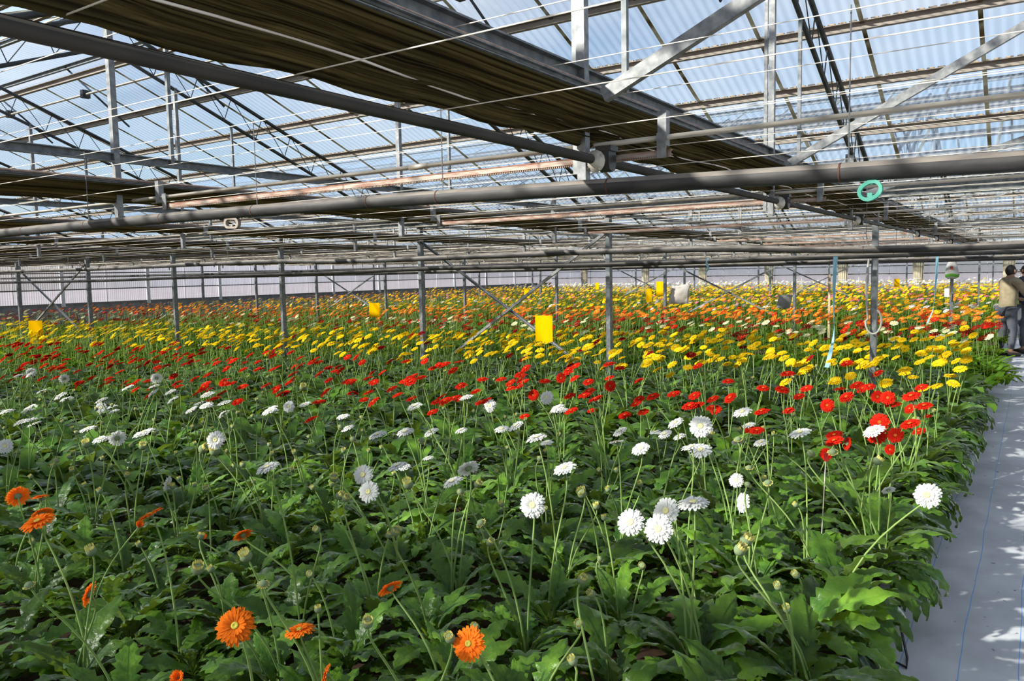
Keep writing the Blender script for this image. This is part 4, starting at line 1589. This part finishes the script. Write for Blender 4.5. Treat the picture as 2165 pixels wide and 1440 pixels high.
strip('mixed_amber_gerberas', 'wide band of amber, yellow and pink gerberas in the far half of the house', scatter(20.5, 28.5, 5),
      scatter(20.5, 28.5, 11), [('Y', 5), ('A', 5), ('P', 2.2), ('O', 1.3)], 9, 1.2, 2, 6)
strip('far_yellow_gerberas', 'far band of yellow and amber gerberas near the end wall', scatter(28.5, 37.5, 4),
      scatter(28.5, 37.5, 9), [('Y', 7), ('A', 3), ('P', 0.6)], 8, 1.35, 2, 6, 0.87, 0.118)
strip('far_white_gerberas', 'farthest band of white gerberas along the end wall', scatter(37.5, 43.6, 4),
      scatter(37.5, 43.6, 9), [('W', 8), ('K', 2), ('Y', 2.5)], 8, 1.35, 2, 6, 0.92, 0.12)

# ------------------------------------------------------------------ sticky cards on stakes
def card(P, w, h, mat, label, cat='sticky card', turn=0.0, tilt=0.0, group=None):
    t = thing('sticky_card', label, cat, (P[0], P[1], 0.23), group, turn)
    b = MB()
    z = P[2] - 0.23
    n = 6
    rings = []
    for i in range(n + 1):
        u = -w / 2 + w * i / n
        bow = 0.012 * cos(pi * i / n * 1.0)
        rings.append([(u + tilt * -h / 2, bow - 0.001, z - h / 2), (u + tilt * h / 2, bow - 0.001, z + h / 2),
                      (u + tilt * h / 2, bow + 0.001, z + h / 2), (u + tilt * -h / 2, bow + 0.001, z - h / 2)])
    b.quad_strip(rings)
    b.build('card_sheet', mat, t)
    MB().tube([(0, 0.012, 0), (0, 0.012, z + h * 0.42)], 0.004, 6).build('stake', 'stem_green', t)


card((-4.21, 6.9, 1.16), 0.205, 0.27, 'card_yellow', 'large yellow sticky card above the yellow flowers, right of centre', turn=0.12)
card((-15.6, 7.25, 0.80), 0.27, 0.44, 'card_yellow', 'orange-yellow sticky card at the left edge above the red flowers', turn=0.6)
card((-10.5, 11.0, 1.08), 0.23, 0.27, 'card_yellow', 'yellow sticky card left of the second post, above the dark red band', turn=0.3)
card((-5.1, 12.0, 1.43), 0.125, 0.235, 'card_yellow', 'tall yellow sticky card beside the crumpled white sheet', turn=0.1)
card((-5.55, 12.6, 1.30), 0.10, 0.22, 'card_yellow', 'second yellow sticky card half hidden behind the tall one', turn=0.5)
card((-13.0, 25.0, 1.19), 0.135, 0.24, 'card_yellow', 'small distant yellow sticky card left of the third post', turn=0.1)
card((-12.8, 20.0, 1.15), 0.17, 0.20, 'card_yellow', 'small yellow sticky card behind the crossed braces', turn=0.2)
card((-3.05, 23.0, 1.26), 0.135, 0.22, 'card_yellow', 'distant yellow sticky card right of the nearest post', turn=0.1)
card((-1.43, 17.45, 1.18), 0.085, 0.17, 'card_white', 'small white card beside the post with the plastic bag', 'card')


def crumpled(P, w, h, mat, label, seed, turn=0.4, lean=0.12):
    r2 = random.Random(seed)
    t = thing('plastic_sheet', label, 'plastic sheet', (P[0], P[1], 0.23), None, turn)
    z = P[2] - 0.23
    b = MB()
    nx, nz = 9, 9
    front, rings = [], []
    for i in range(nx + 1):
        u = i / nx - 0.5
        fr, bk = [], []
        for j in range(nz + 1):
            v = j / nz - 0.5
            x = u * w * (1 + 0.06 * sin(5 * v + seed)) + lean * v * h + r2.uniform(-0.004, 0.004)
            d = 0.02 * cos(pi * u) * cos(pi * v) + r2.uniform(-0.007, 0.007)
            zz = z + v * h * (1 + 0.05 * sin(6 * u)) + 0.05 * u * w
            fr.append((x, -d - 0.004, zz))
            bk.append((x, d + 0.004, zz))
        rings.append(fr + bk[::-1])
    b.quad_strip(rings)
    b.build('film', mat, t, True)
    MB().tube([(0.02, 0.03, 0), (0.02, 0.03, z + h * 0.5)], 0.005, 6).build('stake', 'stem_green', t)


crumpled((-4.83, 12.2, 1.33), 0.30, 0.31, 'bag_dirty', 'crumpled white plastic sheet hung up right of the third post', 4, 0.35, 0.2)
crumpled((-3.16, 12.2, 1.22), 0.19, 0.21, 'bag_grey', 'small grey plastic sheet left of the blue ribbon', 8, 0.25, 0.2)

# plastic bag tied round the post beside the path
t = thing('plastic_bag', 'white plastic bag with a green bottom band tied around the post beside the path', 'bag', (-1.36, 17.58, 1.45))
b = MB()
prof = [(0.07, 0.0), (0.115, 0.03), (0.12, 0.09), (0.11, 0.17), (0.092, 0.25), (0.066, 0.34), (0.034, 0.41), (0.026, 0.44), (0.045, 0.48)]
rings = []
for r, z in prof:
    rings.append([(r * (1 + 0.10 * sin(5 * a + z * 20)) * cos(a), r * 0.8 * (1 + 0.14 * sin(4 * a + z * 9)) * sin(a), z + 0.012 * sin(3 * a)) for a in [2 * pi * j / 18 for j in range(18)]])
b.quad_strip(rings)
b.m = [1 if (18 * 1 <= i < 18 * 2) else 0 for i in range(len(b.f))]
b.build('bag_film', ['bag_white', 'bag_green'], t, True)
b = MB()
b.quad_strip([[(-0.03, -0.092, 0.18), (0.03, -0.094, 0.17), (0.02, -0.092, 0.24), (-0.02, -0.09, 0.24)],
              [(-0.03, -0.100, 0.18), (0.03, -0.102, 0.17), (0.02, -0.098, 0.24), (-0.02, -0.096, 0.24)]])
b.build('print_mark', 'bag_red', t)

# ribbons hanging from the pipes
def ribbon(name, pts, w, label, loc):
    t = thing(name, label, 'ribbon', loc)
    b = MB()
    o = Vector(loc)
    rings = []
    for i, p in enumerate(pts):
        p = Vector(p) - o
        a = 0.5 + i * 0.35
        s = Vector((cos(a), sin(a), 0)) * w / 2
        k = Vector((-sin(a), cos(a), 0)) * 0.0012
        rings.append([p - s - k, p + s - k, p + s + k, p - s + k])
    b.quad_strip(rings)
    b.build('tape', 'ribbon_blue', t)


ribbon('ribbon', [(-1.67, 8.36, 1.84), (-1.675, 8.36, 1.7), (-1.68, 8.36, 1.5), (-1.68, 8.36, 1.30), (-1.66, 8.3, 1.12), (-1.65, 8.2, 1.0), (-1.62, 7.95, 0.92), (-1.60, 7.7, 0.80)],
       0.045, 'pale blue ribbon hanging from a pipe left of the nearest post', (-1.67, 8.36, 1.84))
ribbon('ribbon', [(-1.20, 13.0, 1.88), (-1.20, 13.0, 1.6), (-1.215, 13.0, 1.4), (-1.22, 13.0, 1.2), (-1.24, 13.0, 1.05), (-1.30, 12.95, 0.88)], 0.04,
       'thin blue ribbon hanging right of the nearest post, near the plastic bag', (-1.20, 13.0, 1.88))
ribbon('ribbon', [(-3.0, 8.40, 1.86), (-3.01, 8.39, 1.80), (-2.99, 8.39, 1.74), (-3.03, 8.39, 1.69)], 0.03,
       'short pale knot of tape under the third heating pipe', (-3.0, 8.40, 1.86))

# grip rings clipped under the nearest heating pipe
def clip(x, z, w, h, mat, label, tiltang):
    t = thing('pipe_clip', label, 'clip', (x, 2.3, z))
    b = MB()
    pts = []
    rr = h / 2
    for i in range(8):
        a = pi / 2 + pi * i / 7
        pts.append((-w / 2 + rr + rr * cos(a), 0, rr * sin(a)))
    for i in range(8):
        a = -pi / 2 + pi * i / 7
        pts.append((w / 2 - rr + rr * cos(a), 0, rr * sin(a)))
    rings = []
    for i, p in enumerate(pts):
        q = Vector(p)
        inn = Vector((p[0] * 0.72, 0, p[2] * 0.62))
        rings.append([(q.x, -0.008, q.z), (q.x, 0.008, q.z), (inn.x, 0.008, inn.z), (inn.x, -0.008, inn.z)])
    rings.append(rings[0])
    b.quad_strip(rings, cap=False)
    r = b.build('ring', mat, t)
    r.rotation_euler = (0, tiltang, 0)
    MB().box((-0.006, -0.006, h * 0.30), (0.006, 0.006, h * 0.5 + 0.012)).build('hook', mat, t)
    MB().box((-0.006, -0.005, -h * 0.34), (0.006, 0.005, -h * 0.12)).build('peg', mat, t)


clip(-0.375, 1.948, 0.064, 0.052, 'clip_green', 'translucent green plastic grip ring under the big pipe at the right', -0.5)
clip(-3.06, 1.998, 0.105, 0.05, 'purlin_grey', 'grey oblong grip ring under the big pipe at the left', 0.06)

# hose looped round the nearest post
t = thing('hose', 'grey hose looped around the nearest post', 'hose', (-1.36, 8.70, 1.2))
pts = []
for i in range(15):
    u = i / 14
    pts.append((-0.045 - 0.02 * sin(pi * u), -0.07, 0.62 - 0.62 * u))
for i in range(12):
    a = pi + pi * 1.35 * i / 11
    pts.append((0.01 + 0.075 * cos(a), -0.085, 0.0 + 0.13 * sin(a) - 0.02))
MB().tube(pts, 0.010, 8).build('hose_tube', 'hose_grey', t, True)

# red-topped marker stake, wire foot of the bed
t = thing('marker_stake', 'thin pale marker stake with a red tip among the leaves near the path', 'stake', (-0.86, 4.05, 0.23))
MB().tube([(0, 0, 0), (0.02, 0, 0.56)], 0.0025, 6).build('stake_wire', 'wire', t)
MB().box((0.012, -0.005, 0.55), (0.03, 0.005, 0.59)).build('red_tip', 'red_tip', t)
t = thing('bed_foot', 'bent dark wire foot of the flower bed standing on the path', 'bracket', (-0.47, 3.62, 0.0))
MB().tube([(-0.12, 0.10, 0.16), (-0.03, 0.07, 0.012), (0.06, 0.02, 0.008), (0.05, 0.12, 0.008), (0.0, 0.2, 0.16)], 0.006, 6).build('wire_loop', 'dark_steel', t)
t = thing('marker_stake', 'wooden marker stake leaning beside the far cards right of the nearest post', 'stake', (-3.3, 16.0, 0.23))
MB().box((-0.02, -0.008, 0), (0.02, 0.008, 1.35)).build('stake_board', 'stake_wood', t)

# ------------------------------------------------------------------ the two people picking flowers
def body(name, joints, edges, mat, parent, sub=2):
    """one continuous skin over a skeleton: joints {key: (pos, radius)}"""
    keys = list(joints)
    me = bpy.data.meshes.new(name)
    me.from_pydata([joints[k][0] for k in keys], [(keys.index(a), keys.index(b)) for a, b in edges], [])
    me.materials.append(MATS[mat])
    o = link(name, me, parent)
    md = o.modifiers.new('skin', 'SKIN')
    md.use_smooth_shade = True
    sv = me.skin_vertices[0].data
    for i, k in enumerate(keys):
        r = joints[k][1]
        sv[i].radius = r if isinstance(r, tuple) else (r, r)
        sv[i].use_root = (k == 'pelvis')
    if sub:
        s = o.modifiers.new('sub', 'SUBSURF')
        s.levels = sub
        s.render_levels = sub
    return o


def person(loc, rz, label, top, bottom, lean, reach):
    t = thing('person', label, 'person', loc, None, rz)
    lx, ly = lean
    J = {
        'pelvis': ((0, 0, 0.93), (0.165, 0.115)), 'waist': ((lx * .3, ly * .3, 1.08), (0.15, 0.105)), 'chest': ((lx * .75, ly * .75, 1.28), (0.175, 0.115)),
        'collar': ((lx * .95, ly * .95, 1.42), (0.09, 0.075)), 'neck': ((lx * 1.05, ly * 1.1, 1.49), 0.052), 'skull': ((lx * 1.15, ly * 1.3, 1.58), (0.076, 0.092)),
        'crown': ((lx * 1.18, ly * 1.35, 1.66), (0.062, 0.075)),
        'hip_l': ((-0.095, 0, 0.86), 0.10), 'knee_l': ((-0.11, 0.03, 0.48), 0.062), 'ankle_l': ((-0.12, -0.02, 0.09), 0.042), 'toe_l': ((-0.13, 0.15, 0.04), 0.036),
        'hip_r': ((0.095, 0, 0.86), 0.10), 'knee_r': ((0.11, 0.05, 0.48), 0.062), 'ankle_r': ((0.12, 0.0, 0.09), 0.042), 'toe_r': ((0.13, 0.17, 0.04), 0.036),
        'sho_l': ((lx - 0.19, ly * .9, 1.38), 0.07), 'elb_l': ((lx - 0.25, ly + 0.10, 1.12), 0.05), 'wri_l': ((lx - 0.17, ly + 0.33, 1.06), 0.032),
        'sho_r': ((lx + 0.19, ly * .9, 1.38), 0.07), 'elb_r': ((lx + 0.27 + reach * .3, ly + 0.10, 1.14), 0.05), 'wri_r': ((lx + 0.24 + reach, ly + 0.30, 1.06), 0.032)}
    E = [('pelvis', 'waist'), ('waist', 'chest'), ('chest', 'collar'), ('collar', 'neck'), ('neck', 'skull'), ('skull', 'crown'),
         ('pelvis', 'hip_l'), ('hip_l', 'knee_l'), ('knee_l', 'ankle_l'), ('ankle_l', 'toe_l'), ('pelvis', 'hip_r'), ('hip_r', 'knee_r'), ('knee_r', 'ankle_r'), ('ankle_r', 'toe_r'),
         ('collar', 'sho_l'), ('sho_l', 'elb_l'), ('elb_l', 'wri_l'), ('collar', 'sho_r'), ('sho_r', 'elb_r'), ('elb_r', 'wri_r')]
    bd = body('body', J, E, 'skin', t)
    for s in ('l', 'r'):
        w = Vector(J['wri_' + s][0])
        d = (w - Vector(J['elb_' + s][0])).normalized()
        sd = Vector((1, 0, 0)) if s == 'l' else Vector((-1, 0, 0))
        palm = MB()
        palm.tube([w - d * 0.02, w + d * 0.03, w + d * 0.085], [0.024, 0.032, 0.026], 8)
        for i, (o, ln) in enumerate(((-0.026, 0.062), (-0.009, 0.075), (0.009, 0.07), (0.026, 0.055))):
            a = w + d * 0.08 + sd * o
            palm.tube([a, a + d * ln * .5 + Vector((0, 0, -0.008)), a + d * ln * .85 + Vector((0, 0, -0.035))], [0.009, 0.0085, 0.006], 6)
        a = w + d * 0.03 + sd * 0.026
        palm.tube([a, a + sd * 0.025 + d * 0.03, a + sd * 0.02 + d * 0.06 + Vector((0, 0, -0.012))], [0.011, 0.01, 0.007], 6)
        palm.build('hand', 'skin', bd, True)
    C = {k: J[k] for k in ('waist', 'chest', 'collar', 'sho_l', 'elb_l', 'wri_l', 'sho_r', 'elb_r', 'wri_r')}
    C['pelvis'] = ((0, 0, 0.74), (0.19, 0.135))
    grow = {'waist': (0.175, 0.13), 'chest': (0.195, 0.135), 'collar': (0.10, 0.085), 'sho_l': 0.085, 'sho_r': 0.085, 'elb_l': 0.066, 'elb_r': 0.066, 'wri_l': 0.045, 'wri_r': 0.045}
    for k, r in grow.items():
        C[k] = (C[k][0], r)
    body('jacket', C, [('pelvis', 'waist'), ('waist', 'chest'), ('chest', 'collar'), ('collar', 'sho_l'), ('sho_l', 'elb_l'), ('elb_l', 'wri_l'),
                       ('collar', 'sho_r'), ('sho_r', 'elb_r'), ('elb_r', 'wri_r')], top, t)
    T = {'pelvis': ((0, 0, 0.94), (0.15, 0.11)), 'hip_l': (J['hip_l'][0], 0.112), 'knee_l': (J['knee_l'][0], 0.078), 'an_l': ((-0.12, -0.02, 0.12), 0.06),
         'hip_r': (J['hip_r'][0], 0.112), 'knee_r': (J['knee_r'][0], 0.078), 'an_r': ((0.12, 0.0, 0.12), 0.06)}
    body('trousers', T, [('pelvis', 'hip_l'), ('hip_l', 'knee_l'), ('knee_l', 'an_l'), ('pelvis', 'hip_r'), ('hip_r', 'knee_r'), ('knee_r', 'an_r')], bottom, t)
    for s in (-1, 1):
        MB().tube([(0.125 * s, -0.07, 0.045), (0.125 * s, 0.05, 0.05), (0.13 * s, 0.19, 0.035)], [0.045, 0.05, 0.036], 8).build('shoe', 'shoe', t, True)
    hd = Vector(J['skull'][0])
    hb = MB()
    rings = []
    for i in range(9):
        th = pi * i / 8 * 0.78
        rings.append([tuple(hd + Vector((0.080 * sin(th) * cos(p) + 0.003 * sin(7 * p), 0.095 * sin(th) * sin(p) - 0.012, 0.012 + 0.105 * cos(th) + 0.003 * sin(9 * p)))) for p in [2 * pi * j / 20 for j in range(20)]])
    hb.quad_strip(rings)
    hb.build('hair', 'hair', t, True)
    fc = MB()
    f0 = hd + Vector((0, 0.085, -0.005))
    fc.tube([f0 + Vector((0, 0.0, 0.03)), f0 + Vector((0, 0.022, -0.012)), f0 + Vector((0, 0.008, -0.02))], [0.008, 0.014, 0.012], 6)
    fc.build('nose', 'skin', t, True)
    for s in (-1, 1):
        MB().lathe([(0, -0.012), (0.010, -0.006), (0.012, 0), (0.010, 0.006), (0, 0.012)], 8, tuple(hd + Vector((0.032 * s, 0.088, 0.018)))).build('eye', 'hair', t, True)
        MB().tube([hd + Vector((0.088 * s, 0.0, -0.03)), hd + Vector((0.098 * s, -0.006, 0.0)), hd + Vector((0.090 * s, -0.004, 0.03))], [0.012, 0.017, 0.012], 6).build('ear', 'skin', t, True)
    MB().bar(tuple(hd + Vector((-0.022, 0.09, -0.055))), tuple(hd + Vector((0.022, 0.09, -0.055))), 0.01, 0.008).build('mouth', 'bag_red', t)
    return t


person((-0.42, 17.2, 0.0), -0.85, 'person with black hair in an olive tan jacket seen from behind at the bed edge', 'tan_cloth', 'trousers', (0.0, 0.05), 0.12)
person((-0.10, 17.9, 0.0), 1.0, 'person in navy clothing cut by the right edge of the picture', 'navy_cloth', 'trousers', (0.0, 0.05), 0.0)
